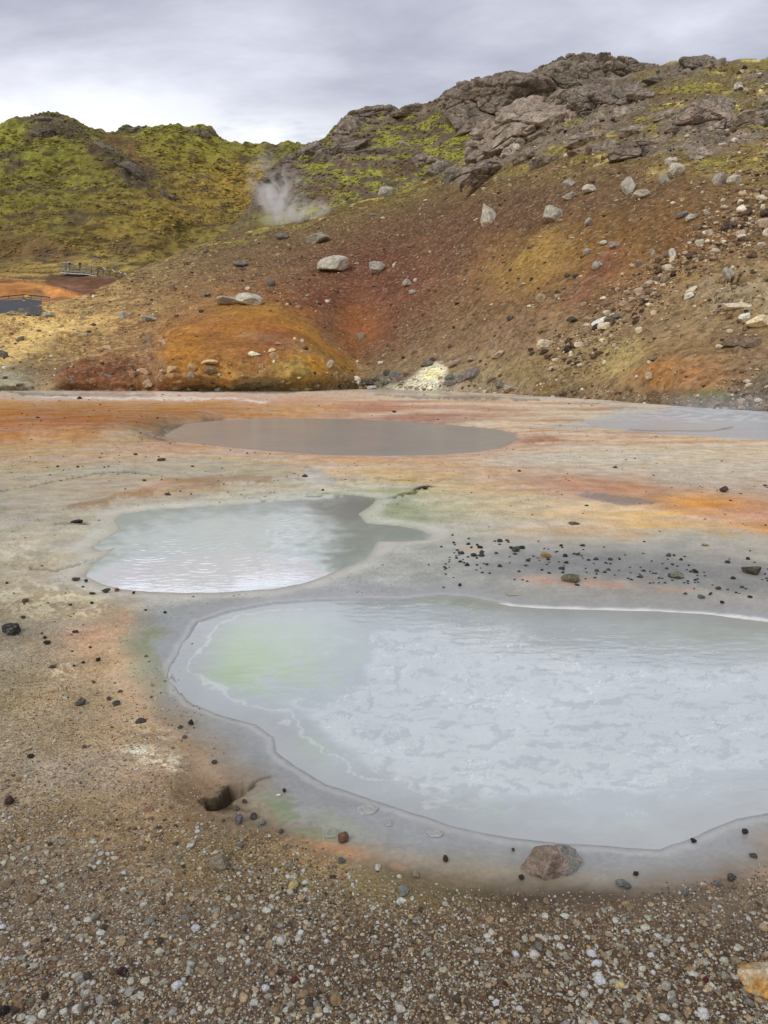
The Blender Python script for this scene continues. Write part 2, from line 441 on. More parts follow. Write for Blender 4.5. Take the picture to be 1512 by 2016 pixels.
def rockmask1(P, u, v):
    nz = 16 * fbm(P * 0.25, 4, 11)
    m = np.zeros(len(u))
    for p in ROCK1: m = np.maximum(m, sstep(-6, 8, polysd(u, v, p) + nz))
    n = fbm(P * np.array([0.12, 0.12, 0.2]), 4, 12)
    band = sstep(330, 290, v + 20 * fbm(P * 0.1, 3, 13)) * sstep(960, 1040, u)
    return np.maximum(m * sstep(-0.25, -0.1, fbm(P * np.array([0.16, 0.16, 0.5]), 4, 14)), band * sstep(0.06, 0.16, n))
def disp1(P, u, v):
    global RM1
    RM1 = rockmask1(P, u, v)
    d = 0.35 * fbm(P * 0.12, 4, 21) + 0.10 * fbm(P * 0.7, 4, 22)
    up = sstep(420, 250, v)
    d += up * 0.35 * fbm(P * 0.4, 4, 23)
    sel = RM1 > 0.01
    q = P[sel]
    r = 1.5 * blocks(q, 5.5, 3) + 0.6 * blocks(q, 2.0, 4, crack=0.16) + 0.2 * blocks(q, 0.8, 6, crack=0.2)
    dr = np.zeros(len(u)); dr[sel] = RM1[sel] * (0.4 + 0.42 * r)
    # gullied clay on the mounds
    mm = np.maximum(sstep(0, 25, polysd(u, v, MOUND)), sstep(0, 15, polysd(u, v, MOUND2))) * sstep(660, 720, v)
    d += mm * (0.42 * fbm(P * np.array([0.7, 0.3, 0.25]), 5, 25, ridged=True) + 0.25 * fbm(P * 1.6, 3, 27))
    # turf hummocks, left
    tu = sstep(420, 250, u) * sstep(720, 640, v)
    d += tu * 0.25 * np.maximum(0, fbm(P * np.array([0.6, 0.5, 1.2]), 4, 26))
    # ledges of bare rock, right
    led = np.exp(-(((u - 1465) / 75) ** 2 + ((v - 575) / 38) ** 2)) + 0.8 * np.exp(-(((u - 1470) / 60) ** 2 + ((v - 680) / 24) ** 2))
    sel = led > 0.05
    dr[sel] += led[sel] * 0.8 * blocks(P[sel], 1.6, 8, stretch=(0.7, 1, 2.2), tilt=0.1, crack=0.2)
    return d, dr
g1 = [
 (130, W((112, 102, 66), 0, 1290) + [(1400, (108, 98, 66)), (1512, (122, 116, 58))]),
 (180, W((104, 92, 80), 0, 1050) + [(1200, (100, 88, 76)), (1350, (110, 98, 62)), (1512, (112, 100, 58))]),
 (240, W((108, 95, 84), 0, 1050) + [(1200, (104, 90, 74)), (1350, (112, 97, 74)), (1512, (110, 95, 70))]),
 (300, [(0, (110, 100, 70)), (900, (110, 100, 66)), (1050, (108, 92, 64)), (1200, (116, 102, 56)), (1350, (116, 98, 60)), (1512, (126, 110, 60))]),
 (340, [(0, (105, 96, 56)), (900, (106, 92, 52)), (1050, (110, 90, 54)), (1200, (108, 86, 60)), (1350, (114, 90, 58)), (1512, (124, 102, 58))]),
 (390, [(0, (105, 92, 55)), (750, (108, 94, 50)), (900, (106, 82, 54)), (1050, (98, 72, 54)), (1200, (102, 78, 55)), (1350, (110, 82, 52)), (1512, (118, 94, 58))]),
 (440, [(0, (105, 92, 55)), (450, (106, 92, 56)), (600, (112, 92, 56)), (750, (102, 76, 52)), (900, (98, 70, 52)), (1050, (102, 74, 53)), (1200, (114, 84, 48)), (1350, (116, 83, 48)), (1512, (120, 94, 60))]),
 (490, [(0, (110, 95, 60)), (300, (112, 98, 60)), (450, (112, 90, 60)), (600, (106, 78, 55)), (750, (102, 68, 50)), (900, (108, 76, 55)), (1050, (132, 100, 54)), (1200, (128, 92, 48)), (1350, (122, 88, 52)), (1512, (130, 105, 72))]),
 (540, [(0, (120, 100, 65)), (150, (124, 102, 66)), (300, (116, 94, 64)), (450, (118, 90, 62)), (600, (110, 78, 55)), (680, (108, 72, 52)), (750, (106, 68, 50)), (830, (112, 72, 52)), (900, (116, 84, 58)), (1050, (142, 110, 56)), (1200, (130, 92, 58)), (1350, (135, 108, 72)), (1512, (140, 118, 85))]),
 (590, [(0, (178, 148, 92)), (150, (152, 122, 78)), (300, (136, 105, 70)), (450, (144, 103, 56)), (560, (128, 84, 46)), (610, (110, 66, 46)), (680, (114, 74, 50)), (750, (112, 72, 50)), (820, (112, 76, 54)), (900, (118, 88, 60)), (1050, (130, 98, 62)), (1200, (126, 94, 66)), (1350, (138, 114, 80)), (1512, (142, 120, 88))]),
 (640, [(0, (200, 165, 98)), (150, (168, 134, 80)), (260, (138, 102, 66)), (330, (135, 95, 55)), (450, (152, 100, 38)), (600, (146, 94, 40)), (650, (112, 80, 58)), (700, (132, 78, 42)), (760, (116, 74, 50)), (820, (120, 90, 64)), (900, (124, 97, 69)), (1050, (126, 100, 73)), (1200, (138, 112, 80)), (1350, (142, 118, 86)), (1512, (138, 115, 85))]),
 (690, [(0, (165, 136, 86)), (110, (138, 112, 74)), (200, (140, 106, 70)), (300, (134, 92, 62)), (340, (150, 100, 46)), (450, (146, 98, 48)), (520, (140, 88, 52)), (600, (150, 106, 46)), (650, (150, 104, 44)), (720, (118, 78, 54)), (800, (124, 96, 70)), (900, (130, 105, 78)), (1050, (135, 110, 82)), (1200, (144, 120, 80)), (1350, (142, 112, 74)), (1512, (128, 105, 78))]),
 (730, [(0, (142, 134, 108)), (80, (130, 108, 78)), (150, (128, 90, 62)), (250, (122, 82, 54)), (330, (140, 106, 70)), (400, (148, 106, 50)), (500, (142, 104, 60)), (600, (148, 110, 46)), (680, (138, 104, 54)), (750, (124, 104, 76)), (900, (150, 130, 100)), (1050, (142, 120, 80)), (1200, (150, 126, 84)), (1290, (158, 108, 54)), (1350, (156, 108, 64)), (1512, (120, 102, 80))]),
 (765, [(0, (150, 143, 118)), (100, (138, 116, 84)), (150, (128, 92, 64)), (300, (136, 94, 64)), (450, (136, 118, 78)), (600, (130, 108, 66)), (750, (126, 114, 98)), (900, (152, 138, 118)), (1050, (126, 108, 78)), (1200, (130, 106, 76)), (1350, (150, 112, 76)), (1512, (105, 95, 80))]),
 (800, [(0, (150, 140, 118)), (750, (130, 115, 98)), (1200, (110, 95, 76)), (1512, (100, 92, 80))])]
GAIN1 = 1.55
def col1(P, u, v):
    wu = u + 22 * fbm(P * 0.18, 4, 31); wv = v + 12 * fbm(P * 0.18, 4, 32)
    c = colgrid(wu, wv, g1)
    n = fbm(P * 0.5, 5, 33); n2 = fbm(P * np.array([0.8, 0.8, 1.5]), 5, 34)
    a = lambda sh, rgb, al=1, so=8, **k: stroke(c, wu, wv, sh, rgb, al, so, **k)
    pn = 6 * n
    # ochre band on the mound and the red hollow
    a(('l', [(440, 600), (540, 612), (600, 645), (660, 695), (710, 745)], 34), (158, 112, 36), 0.65, 10, nz=pn)
    a(('e', 700, 645, 55, 42, -20), (138, 86, 44), 0.5, 0.6, nz=n)
    a(('e', 735, 545, 70, 45, 25), (104, 62, 48), 0.4, 0.7, nz=n)
    a(('e', 545, 672, 42, 20, 10), (136, 78, 50), 0.6, 0.6, nz=n)
    a(('e', 360, 690, 40, 55, 0), (158, 104, 32), 0.7, 0.5, nz=n)
    a(('l', [(470, 660), (540, 668), (600, 695), (655, 718)], 16), (142, 112, 84), 0.5, 9, nz=pn)
    a(('e', 590, 735, 40, 24, 20), (140, 124, 66), 0.55, 0.6, nz=n)
    a(('e', 622, 722, 26, 14, 30), (178, 122, 30), 0.7, 0.6, nz=n)
    a(('e', 448, 735, 16, 26, 0), (178, 128, 52), 0.6, 0.7, nz=n)
    a(('e', 500, 760, 44, 12, 0), (142, 134, 108), 0.7, 0.6, nz=n)
    a(('l', [(640, 655), (680, 690), (720, 735)], 6), (140, 126, 114), 0.45, 5, nz=pn)
    # dark red cut of the left mound
    a(('p', [(105, 745), (150, 722), (215, 700), (245, 706), (275, 738), (235, 752), (150, 760)]), (122, 76, 48), 0.8, 9, nz=pn)
    a(('l', [(150, 712), (215, 692), (300, 690)], 12), (160, 124, 88), 0.6, 7, nz=pn)
    a(('l', [(270, 700), (300, 728), (320, 745)], 14), (166, 126, 90), 0.5, 7, nz=pn)
    # pale grey gravel heap bottom left
    a(('p', [(-200, 720), (10, 732), (45, 748), (75, 780), (-200, 790)]), (160, 154, 132), 0.8, 8, nz=pn)
    # sulphur mound
    a(('p', [(782, 758), (808, 742), (838, 720), (860, 714), (878, 724), (880, 748), (868, 764), (775, 769)]), (226, 216, 188), 0.95, 6, nz=pn)
    a(('e', 855, 735, 18, 10, 0), (216, 196, 128), 0.6, 0.7, nz=n)
    a(('e', 795, 760, 40, 9, 0), (196, 188, 170), 0.7, 0.6, nz=n)
    a(('e', 760, 745, 45, 16, 0), (96, 90, 84), 0.45, 0.6, nz=n)
    # yellow, rust and pink stains of the right slope
    a(('e', 1060, 500, 70, 28, -35), (150, 118, 56), 0.65, 0.7, nz=n)
    a(('e', 1190, 520, 34, 22, -30), (122, 78, 62), 0.6, 0.7, nz=n)
    a(('e', 1155, 565, 46, 22, -35), (124, 84, 64), 0.5, 0.7, nz=n)
    a(('e', 1300, 740, 24, 24, 0), (168, 116, 58), 0.55, 0.6, nz=n)
    a(('e', 1375, 745, 40, 26, 0), (168, 122, 78), 0.5, 0.6, nz=n)
    a(('e', 1225, 705, 46, 26, -35), (170, 150, 96), 0.6, 0.7, nz=n)
    a(('e', 1410, 470, 60, 16, -30), (128, 80, 42), 0.5, 0.7, nz=n)
    a(('e', 1150, 680, 50, 22, -35), (154, 132, 92), 0.5, 0.7, nz=n)
    a(('e', 1400, 780, 46, 12, 0), (92, 96, 52), 0.75, 0.6, nz=n)
    a(('e', 1080, 768, 26, 7, 0), (150, 112, 44), 0.7, 0.6, nz=n)
    a(('p', [(1400, 800), (1440, 770), (1512, 735), (1600, 735), (1600, 830), (1400, 815)]), (96, 86, 74), 0.6, 12, nz=pn)
    a(('e', 1465, 575, 70, 34, 0), (172, 156, 128), 0.6, 0.5, nz=1.6 * n)
    a(('e', 1470, 672, 50, 20, 0), (120, 96, 70), 0.7, 0.5, nz=n)
    # straw turf, left
    tm = sstep(430, 180, u + 60 * n) * sstep(740, 650, v) * sstep(-0.12, 0.25, n2)
    c[:] = c * (1 - 0.55 * tm[:, None]) + lin((205, 172, 105)) * 0.55 * tm[:, None]
    dk = sstep(430, 250, u) * sstep(720, 640, v) * sstep(0.22, 0.34, fbm(P * np.array([0.5, 0.5, 2.2]), 4, 36))
    c[:] = c * (1 - 0.75 * dk[:, None]) + lin((84, 66, 44)) * 0.75 * dk[:, None]
    a(('p', [(-60, 640), (0, 618), (90, 612), (235, 622), (225, 640), (120, 662), (60, 700), (-60, 720)]), (214, 180, 112), 0.75, 14, nz=3 * pn)
    # moss along the crest
    band = np.clip(sstep(375, 285, v) * sstep(880, 1050, u) + sstep(28, 8, v - np.interp(u, *zip(*ridge1))) * sstep(330, 480, u) * 0.9 + 0.8 * sstep(345, 300, v) * sstep(1250, 1500, u), 0, 1)
    nm = fbm(P * np.array([0.22, 0.22, 0.5]), 5, 37)
    mo = band * sstep(0.05, 0.2, nm) * (1 - 0.9 * RM1)
    c[:] = c * (1 - mo[:, None]) + (lin((150, 140, 62)) * (0.85 + 0.5 * n2[:, None])) * mo[:, None]
    ml = band * sstep(0.2, 0.3, fbm(P * np.array([0.3, 0.3, 0.8]), 4, 39)) * (1 - RM1)
    c[:] = c * (1 - 0.8 * ml[:, None]) + lin((196, 176, 96)) * 0.8 * ml[:, None]
    rd = band * sstep(0.12, 0.25, fbm(P * np.array([0.3, 0.3, 0.6]), 4, 38)) * (1 - RM1) * 0.6
    c[:] = c * (1 - rd[:, None]) + lin((104, 74, 38)) * rd[:, None]
    rc = lin((122, 110, 98)) * (1 + 0.5 * n[:, None]) * np.where(n2[:, None] > 0.1, 0.85, 1)
    c[:] = c * (1 - RM1[:, None]) + rc * RM1[:, None]
    c *= (1 + 0.34 * fbm(P * 1.4, 3, 40) + 0.25 * fbm(P * 4.5, 2, 41))[:, None]
    return c * GAIN1
def grit1(P, u, v):
    smooth = np.clip(sstep(0, 20, polysd(u, v, MOUND)) * 0.75 + np.exp(-(((u - 700) / 80) ** 2 + ((v - 640) / 80) ** 2)) * 0.5, 0, 1)
    return np.clip(0.75 - smooth - RM1, 0, 1)
GAIN1 = 1.42
L1.finish('hillside', M_SLOPE, disp1, col1, grit1)

GAIN1 = 1.55
# ---- rocky knoll and crest behind
ridge2 = [(-420, 640), (250, 560), (300, 540), (400, 486), (450, 452), (490, 408), (505, 362), (530, 332), (560, 310), (592, 294), (640, 270), (660, 245), (680, 230), (700, 218), (740, 208), (780, 215), (840, 208), (860, 194), (880, 176), (940, 153), (985, 148), (1010, 158), (1040, 143), (1090, 119), (1150, 104), (1200, 108), (1240, 118), (1290, 130), (1340, 146), (1420, 180), (1940, 300)]
foot2 = [(-420, 700), (250, 620), (400, 560), (500, 520), (1940, 480)]
L2 = Hill(urange(380, 1400, 2.2, 200, 1700), 240, foot2, ridge2, [(200, 104), (500, 110), (1900, 112)], [(200, 112), (450, 122), (600, 132), (740, 138), (960, 128), (1150, 130), (1300, 126), (1900, 126)], 9, 0.3)
CR2 = [[(850, 215), (875, 170), (940, 145), (1000, 140), (1060, 180), (1000, 240), (930, 250), (870, 235)],
       [(1020, 150), (1090, 112), (1150, 95), (1240, 110), (1320, 135), (1300, 180), (1150, 185), (1060, 175)],
       [(630, 285), (655, 240), (700, 210), (745, 200), (800, 212), (850, 210), (830, 235), (740, 245), (690, 265), (700, 285)],
       [(540, 330), (590, 293), (640, 272), (700, 285), (760, 295), (850, 300), (840, 312), (700, 305), (620, 315)]]
def disp2(P, u, v):
    global RM2
    nz = 14 * fbm(P * 0.2, 4, 51)
    m = np.zeros(len(u))
    for p in CR2: m = np.maximum(m, sstep(-6, 8, polysd(u, v, p) + nz))
    n = fbm(P * np.array([0.10, 0.1, 0.28]), 4, 52)
    RM2 = np.maximum(m, sstep(0.08, 0.18, n) * 0.85 * sstep(430, 330, v))
    d = 0.6 * fbm(P * 0.1, 4, 53) + 0.25 * fbm(P * 0.6, 4, 54)
    r = 2.0 * blocks(P, 6.0, 13, tilt=0.5) + 0.8 * blocks(P, 2.2, 14, tilt=0.4, crack=0.16) + 0.3 * blocks(P, 0.9, 15, crack=0.2)
    return d, RM2 * (0.4 + 0.4 * r * (0.35 + 0.65 * m))
def col2(P, u, v):
    n = fbm(P * 0.4, 5, 55); n2 = fbm(P * np.array([0.28, 0.28, 0.8]), 5, 56)
    base = lin((94, 82, 68)) * (1 + 0.5 * n[:, None])
    c = base.copy()
    g = sstep(-0.06, 0.1, n2) * sstep(560, 600, u) * sstep(1010, 900, u) * sstep(212, 228, v)
    c = c * (1 - g[:, None]) + lin((134, 132, 54)) * (1 + 0.6 * n[:, None]) * g[:, None]
    g2 = sstep(0.1, 0.22, n2) * sstep(1000, 1040, u); c = c * (1 - 0.7 * g2[:, None]) + lin((128, 122, 60)) * 0.7 * g2[:, None]
    d = sstep(0.02, 0.2, fbm(P * np.array([0.2, 0.2, 0.5]), 4, 57)) * sstep(300, 330, v) * 0.8
    c = c * (1 - d[:, None]) + lin((92, 72, 58)) * d[:, None]
    stroke(c, u + 10 * n, v + 8 * n, ('e', 570, 425, 75, 20, -8), (150, 148, 74), 0.7, 0.6, nz=n)
    stroke(c, u + 10 * n, v + 8 * n, ('e', 620, 385, 60, 16, 0), (100, 76, 70), 0.6, 0.6, nz=n)
    stroke(c, u + 10 * n, v + 8 * n, ('p', [(480, 400), (510, 340), (545, 322), (560, 350), (530, 400), (500, 440)]), (98, 88, 68), 0.5, 10)
    stroke(c, u + 10 * n, v + 8 * n, ('p', [(380, 500), (440, 450), (500, 425), (520, 445), (470, 470), (390, 520)]), (92, 80, 50), 0.8, 10)
    rc = lin((116, 104, 93)) * (1 + 0.5 * n[:, None]) * np.where(fbm(P * 0.8, 3, 58)[:, None] > 0.1, 0.85, 1)
    k = RM2[:, None] * np.where(g[:, None] > 0.5, 0.45, 1)
    c = c * (1 - k) + rc * k
    c *= (1 + 0.25 * fbm(P * 0.9, 3, 59))[:, None]
    return c * GAIN1
L2.finish('rocky_knoll', M_KNOLL, disp2, col2, lambda P, u, v: 0.35 * (1 - RM2))

# ---- mossy hills across the valley
ridge3 = [(-420, 300), (-100, 258), (0, 253), (60, 238), (72, 230), (100, 229), (140, 236), (180, 252), (212, 268), (226, 267), (240, 256), (262, 250), (300, 257), (325, 252), (350, 256), (378, 254), (420, 264), (440, 280), (455, 288), (500, 288), (560, 284), (590, 288), (640, 296), (760, 330), (900, 380)]
foot3 = [(-420, 640), (0, 640), (150, 606), (250, 572), (400, 512), (600, 462), (900, 440)]
BANK = [(-420, 552), (-100, 546), (0, 546), (60, 553), (120, 566), (172, 584), (185, 600), (60, 601), (-420, 601)]
def prof3(U, V):
    Y = np.interp(-V, [-670, -640, -612, -597, -590, -560, -548, -534, -520, -500, -400, -229], [66, 70, 75, 83, 90, 120, 130, 140, 148, 160, 208, 262])
    Y *= 1 - 0.20 * sstep(-3, 3, polysd(U, V, BANK)) * sstep(597, 560, V)
    spur = [(150, 232), (200, 262), (270, 330), (340, 395), (390, 445), (300, 500), (-500, 520), (-500, 200)]
    Y *= 1 - 0.10 * sstep(-30, 40, polysd(U, V, spur))
    gul = [(520, 320), (490, 400), (420, 455), (300, 495), (180, 515)]
    Y *= 1 + 0.03 * sstep(90, 0, polysd(U, V, gul, False)) * sstep(330, 380, V) * sstep(500, 440, V)
    knB = np.exp(-(((U - 330) / 90) ** 2 + ((V - 290) / 60) ** 2)); Y *= 1 - 0.05 * knB
    return Y
L3 = Hill(urange(-20, 680, 2.2, -420, 900), 260, foot3, ridge3, None, None, 9, 0.3, prof3)
DARK3 = [[(60, 236), (120, 230), (150, 248), (200, 275), (260, 320), (330, 380), (352, 400), (335, 412), (280, 392), (225, 350), (160, 300), (110, 275), (55, 268)],
         [(225, 262), (265, 248), (290, 256), (255, 268)], [(370, 256), (415, 258), (445, 282), (440, 300), (400, 285)], [(-50, 330), (30, 300), (60, 330), (20, 350)]]
def disp3(P, u, v):
    global RM3
    nz = 14 * fbm(P * 0.09, 4, 61)
    m = np.zeros(len(u))
    for p in DARK3: m = np.maximum(m, sstep(-8, 8, polysd(u, v, p) + nz))
    n = fbm(P * np.array([0.06, 0.06, 0.12]), 5, 62)
    RM3 = np.clip(m * sstep(-0.15, 0.1, n) + 0.7 * sstep(0.3, 0.4, n) * sstep(480, 420, v), 0, 1)
    hill = sstep(510, 430, v)
    d = hill * (2.0 * fbm(P * 0.035, 5, 63) + 0.9 * fbm(P * 0.15, 4, 64) + 0.3 * fbm(P * 0.6, 3, 67)) + (1 - hill) * 0.25 * fbm(P * np.array([0.3, 0.3, 0.8]), 4, 65)
    rib = fbm(P * np.array([0.14, 0.05, 0.03]), 4, 66, ridged=True) * hill
    d += 2.2 * rib
    r = 2.2 * blocks(P, 8, 17, tilt=-0.6) + 0.9 * blocks(P, 3.0, 18, tilt=-0.6)
    return d, RM3 * (0.3 + 0.45 * r)
def col3(P, u, v):
    n = fbm(P * 0.16, 5, 71); n2 = fbm(P * np.array([0.10, 0.1, 0.22]), 5, 72); n3 = fbm(P * np.array([0.35, 0.35, 0.8]), 4, 73)
    wu = u + 26 * n2; wv = v + 20 * n
    rows = [(230, [(0, (118, 116, 46)), (200, (104, 98, 50)), (330, (118, 118, 42)), (480, (112, 108, 46)), (590, (128, 126, 60))]),
            (300, [(0, (124, 124, 40)), (120, (118, 116, 40)), (230, (96, 78, 52)), (330, (124, 116, 40)), (450, (120, 112, 42)), (560, (112, 108, 50))]),
            (360, [(0, (104, 100, 40)), (150, (110, 106, 40)), (300, (100, 84, 50)), (400, (136, 114, 46)), (480, (140, 112, 48)), (600, (110, 100, 50))]),
            (420, [(0, (118, 108, 40)), (150, (104, 94, 38)), (280, (122, 104, 42)), (400, (130, 108, 44)), (520, (116, 98, 46))]),
            (470, [(0, (116, 104, 42)), (120, (100, 88, 44)), (250, (120, 100, 42)), (400, (110, 98, 44)), (520, (100, 88, 46))]),
            (505, [(0, (98, 82, 48)), (100, (104, 82, 54)), (180, (122, 104, 54)), (300, (124, 108, 50)), (500, (104, 90, 48))]),
            (530, [(0, (120, 102, 54)), (120, (146, 122, 64)), (240, (138, 122, 60)), (400, (110, 96, 56))]),
            (550, [(0, (148, 118, 64)), (80, (152, 122, 66)), (120, (110, 80, 52)), (240, (110, 80, 54)), (400, (110, 90, 60))]),
            (590, [(0, (156, 104, 58)), (200, (120, 80, 58)), (400, (120, 90, 60))]), (640, [(0, (170, 140, 90)), (400, (140, 110, 70))])]
    c = colgrid(wu, wv, rows)
    g = sstep(0.02, 0.22, n3) * sstep(500, 470, v) * 0.6
    c = c * (1 - 0.6 * g[:, None]) + lin((124, 118, 46)) * 0.5 * g[:, None]
    dk = sstep(0.04, 0.20, fbm(P * np.array([0.25, 0.25, 0.7]), 5, 74)) * 0.75
    c = c * (1 - dk[:, None]) + lin((62, 50, 26)) * dk[:, None]
    # burnt brown patch by the foot, bank of the stream, orange bank
    stroke(c, wu, wv, ('p', [(-50, 478), (40, 462), (120, 478), (165, 498), (150, 512), (60, 508), (-50, 505)]), (96, 74, 48), 0.6, 10)
    stroke(c, u, v + 3 * n, ('p', [(90, 548), (140, 540), (200, 546), (226, 550), (222, 560), (172, 586), (120, 572), (90, 560)]), (100, 66, 48), 0.95, 4)
    stroke(c, u, v + 3 * n, ('e', 145, 566, 34, 8, 8), (132, 92, 78), 0.6, 0.6)
    stroke(c, u, v + 2 * n, ('p', BANK), (182, 122, 62), 0.95, 2)
    stroke(c, u, v + 2 * n, ('e', 30, 572, 60, 12, 8), (150, 100, 58), 0.6, 0.7, nz=n)
    stroke(c, u, v + 3 * n, ('l', [(260, 498), (300, 490), (330, 482)], 8), (84, 62, 42), 0.8, 4)
    stroke(c, wu, wv, ('l', [(215, 280), (255, 300), (300, 345)], 22), (104, 76, 54), 0.7, 10)
    rc = lin((76, 66, 54)) * (1 + 0.5 * n3[:, None])
    k = 0.9 * RM3[:, None]
    c = c * (1 - k) + rc * k
    c *= np.clip(1 + 0.55 * fbm(P * np.array([0.5, 0.5, 1.1]), 4, 75), 0.35, 1.6)[:, None]
    b2 = sstep(0.12, 0.3, fbm(P * np.array([0.09, 0.09, 0.2]), 5, 78))[:, None] * 0.75; c = c * (1 - b2) + lin((78, 66, 52)) * (1 + 0.5 * n3[:, None]) * b2
    return c * GAIN1 * 1.1
L3.finish('mossy_hill', M_MOSS, disp3, col3, lambda P, u, v: 0.25 * np.ones(len(u)))

# ------------------------------------------------------------------ pools: outlines on the ground
POOLS = {
 'near': ([(388, 1225), (360, 1270), (335, 1320), (347, 1352), (380, 1388), (440, 1410), (505, 1428), (540, 1452), (545, 1480), (585, 1508), (640, 1545), (720, 1570), (800, 1598), (880, 1625), (1000, 1650), (1110, 1662), (1190, 1664), (1300, 1672), (1350, 1655), (1400, 1630), (1450, 1612), (1512, 1602), (1650, 1590), (1900, 1500), (2100, 1380), (2000, 1250), (1750, 1232), (1512, 1225), (1400, 1210), (1300, 1204), (1150, 1200), (1050, 1197), (1005, 1193), (960, 1182), (920, 1175), (870, 1172), (780, 1180), (660, 1180), (540, 1187), (450, 1203)], -0.02),
 'middle': ([(240, 1012), (300, 1003), (400, 998), (480, 992), (560, 986), (640, 982), (700, 976), (740, 980), (735, 992), (705, 1012), (722, 1030), (790, 1036), (830, 1045), (846, 1053), (835, 1063), (790, 1066), (742, 1066), (735, 1080), (722, 1095), (692, 1112), (655, 1128), (600, 1148), (540, 1160), (440, 1166), (370, 1168), (300, 1165), (240, 1160), (200, 1150), (168, 1135), (185, 1110), (215, 1090), (228, 1078), (200, 1086), (183, 1078), (215, 1058), (240, 1042), (228, 1024)], -0.03),
 'far': ([(325, 858), (345, 843), (370, 834), (430, 828), (540, 823), (680, 824), (800, 829), (920, 839), (980, 846), (1018, 853), (1014, 866), (990, 880), (940, 890), (860, 896), (760, 898), (650, 896), (540, 889), (440, 880), (370, 871), (335, 864)], -0.06),
 'right': ([(1150, 832), (1190, 824), (1230, 817), (1300, 812), (1290, 805), (1330, 800), (1400, 801), (1512, 806), (1750, 822), (2100, 840), (2100, 890), (1750, 878), (1512, 866), (1440, 863), (1350, 857), (1250, 849), (1180, 842)], -0.02),
}
def world_poly(pts, z): return [gxy(u, v, z) for u, v in pts]
# ------------------------------------------------------------------ ground sheet
gu = urange(-30, 1545, 2.5, -2000, 3600, 24)
gv = np.concatenate([np.arange(746, 800, 1.5), np.arange(800, 2040, 2.4), np.arange(2040, 2500, 14)])
GU, GV = np.meshgrid(gu, gv)
GX, GY = gxy(GU, GV)
shape = GU.shape
gx, gy, u, v = GX.ravel(), GY.ravel(), GU.ravel(), GV.ravel()
P0 = np.stack([gx, gy, np.zeros_like(gx)], -1)
# noise whose grain follows distance, so that it reads at each range
LW = np.stack([u / 100, v / 38, np.zeros_like(u)], -1)
nA = fbm(LW, 5, 81); nB = fbm(LW * 2.6, 5, 82); nC = fbm(P0 * np.array([1.2, 1.2, 1]), 5, 83); nF = fbm(P0 * 9, 4, 84)
zz = 0.012 * fbm(P0 * 1.1, 4, 85) + 0.005 * nF * sstep(8, 3, gy) + 0.03 * fbm(P0 * 0.25, 3, 86) * sstep(6, 14, gy)
near_gravel = sstep(-30, 60, polysd(u, v, [(-700, 1480), (200, 1560), (400, 1610), (560, 1640), (700, 1690), (850, 1745), (1100, 1765), (1300, 1755), (1450, 1720), (1600, 1650), (2200, 1600), (2200, 2600), (-700, 2600)]))
left_gravel = sstep(420, 250, u + 40 * nA + 0.35 * (1400 - v)) * sstep(1110, 1240, v)
zz += 0.012 * fbm(P0 * 4, 4, 87) * np.maximum(near_gravel, left_gravel)
SD = {}
for k, (pts, lev) in POOLS.items():
    wp = world_poly(pts, lev)
    sd = polysd(gx, gy, wp)
    d = 0.018 * fbm(P0 * 3.5, 4, 90) if k in ('near', 'middle') else 0.12 * fbm(P0 * 0.9, 4, 91)
    sd = sd + d; SD[k] = sd
    sl, w = {'near': (0.045, 0.30), 'middle': (0.05, 0.25), 'far': (0.07, 0.8), 'right': (0.05, 0.6)}[k]
    zin = lev - np.minimum(sd * sl * 1.4, 0.12)
    zout = lev + np.minimum(-sd * sl, -lev + 0.004)
    wt = np.where(sd > 0, 1, np.exp(-np.maximum(-sd, 0) / w))
    zz = zz * (1 - wt) + np.where(sd > 0, zin, zout) * wt
# raised orange bank left of and behind the far pool
bank = sstep(-8, 10, polysd(u, v * 2, np.array([(-700, 796), (300, 792), (700, 806), (560, 813), (430, 818), (350, 828), (310, 846), (290, 862), (120, 868), (-700, 872)]) * [1, 2])) * np.where(SD['far'] > -0.05, 0, 1)
zz += 0.16 * bank * sstep(0.0, 1.2, -SD['far'])
# the sunken hole with its cracked rim
HOLE = [(400, 1588), (404, 1576), (425, 1572), (440, 1558), (452, 1544), (470, 1538), (490, 1540), (494, 1552), (482, 1566), (462, 1576), (446, 1590), (424, 1597), (408, 1596)]
hn = 2.5 * nB + 1.2 * fbm(P0 * 25, 3, 95)
hs = polysd(u, v, HOLE) + hn
zz -= 0.075 * sstep(0, 4.5, hs)
HOLE2 = [(340, 1560), (352, 1540), (380, 1536), (400, 1548), (396, 1570), (370, 1584), (346, 1580)]
zz -= 0.014 * sstep(-4, 14, polysd(u, v, HOLE2) + hn)
CRACKS = [([(392, 1222), (380, 1248), (362, 1262), (352, 1290), (338, 1308), (332, 1326)], 3.2), ([(334, 1334), (346, 1342), (356, 1356)], 3.0), ([(490, 1548), (506, 1534), (516, 1528), (532, 1524)], 4.0), ([(478, 1594), (492, 1594)], 3.0),
          
          ([(0, 966), (60, 957), (110, 946), (190, 932), (250, 928), (320, 936)], 2.0), ([(60, 1118), (110, 1120), (150, 1108), (185, 1098)], 3.0), ([(110, 1030), (150, 1028), (176, 1030)], 3.0)]
crk = np.zeros(len(u))
for pts, w in CRACKS:
    pts = np.array(pts, float)
    box = (u > pts[:, 0].min() - 20) & (u < pts[:, 0].max() + 20) & (v > pts[:, 1].min() - 20) & (v < pts[:, 1].max() + 20)
    dd = polysd(u[box], v[box], pts, False) + 2.0 * fbm(LW[box] * 9, 3, 96)
    crk[box] = np.maximum(crk[box], 1 - sstep(w * 0.25, w * 0.9, np.abs(dd)))
zz -= 0.014 * crk * np.clip(gy / 3, 0.7, 3)

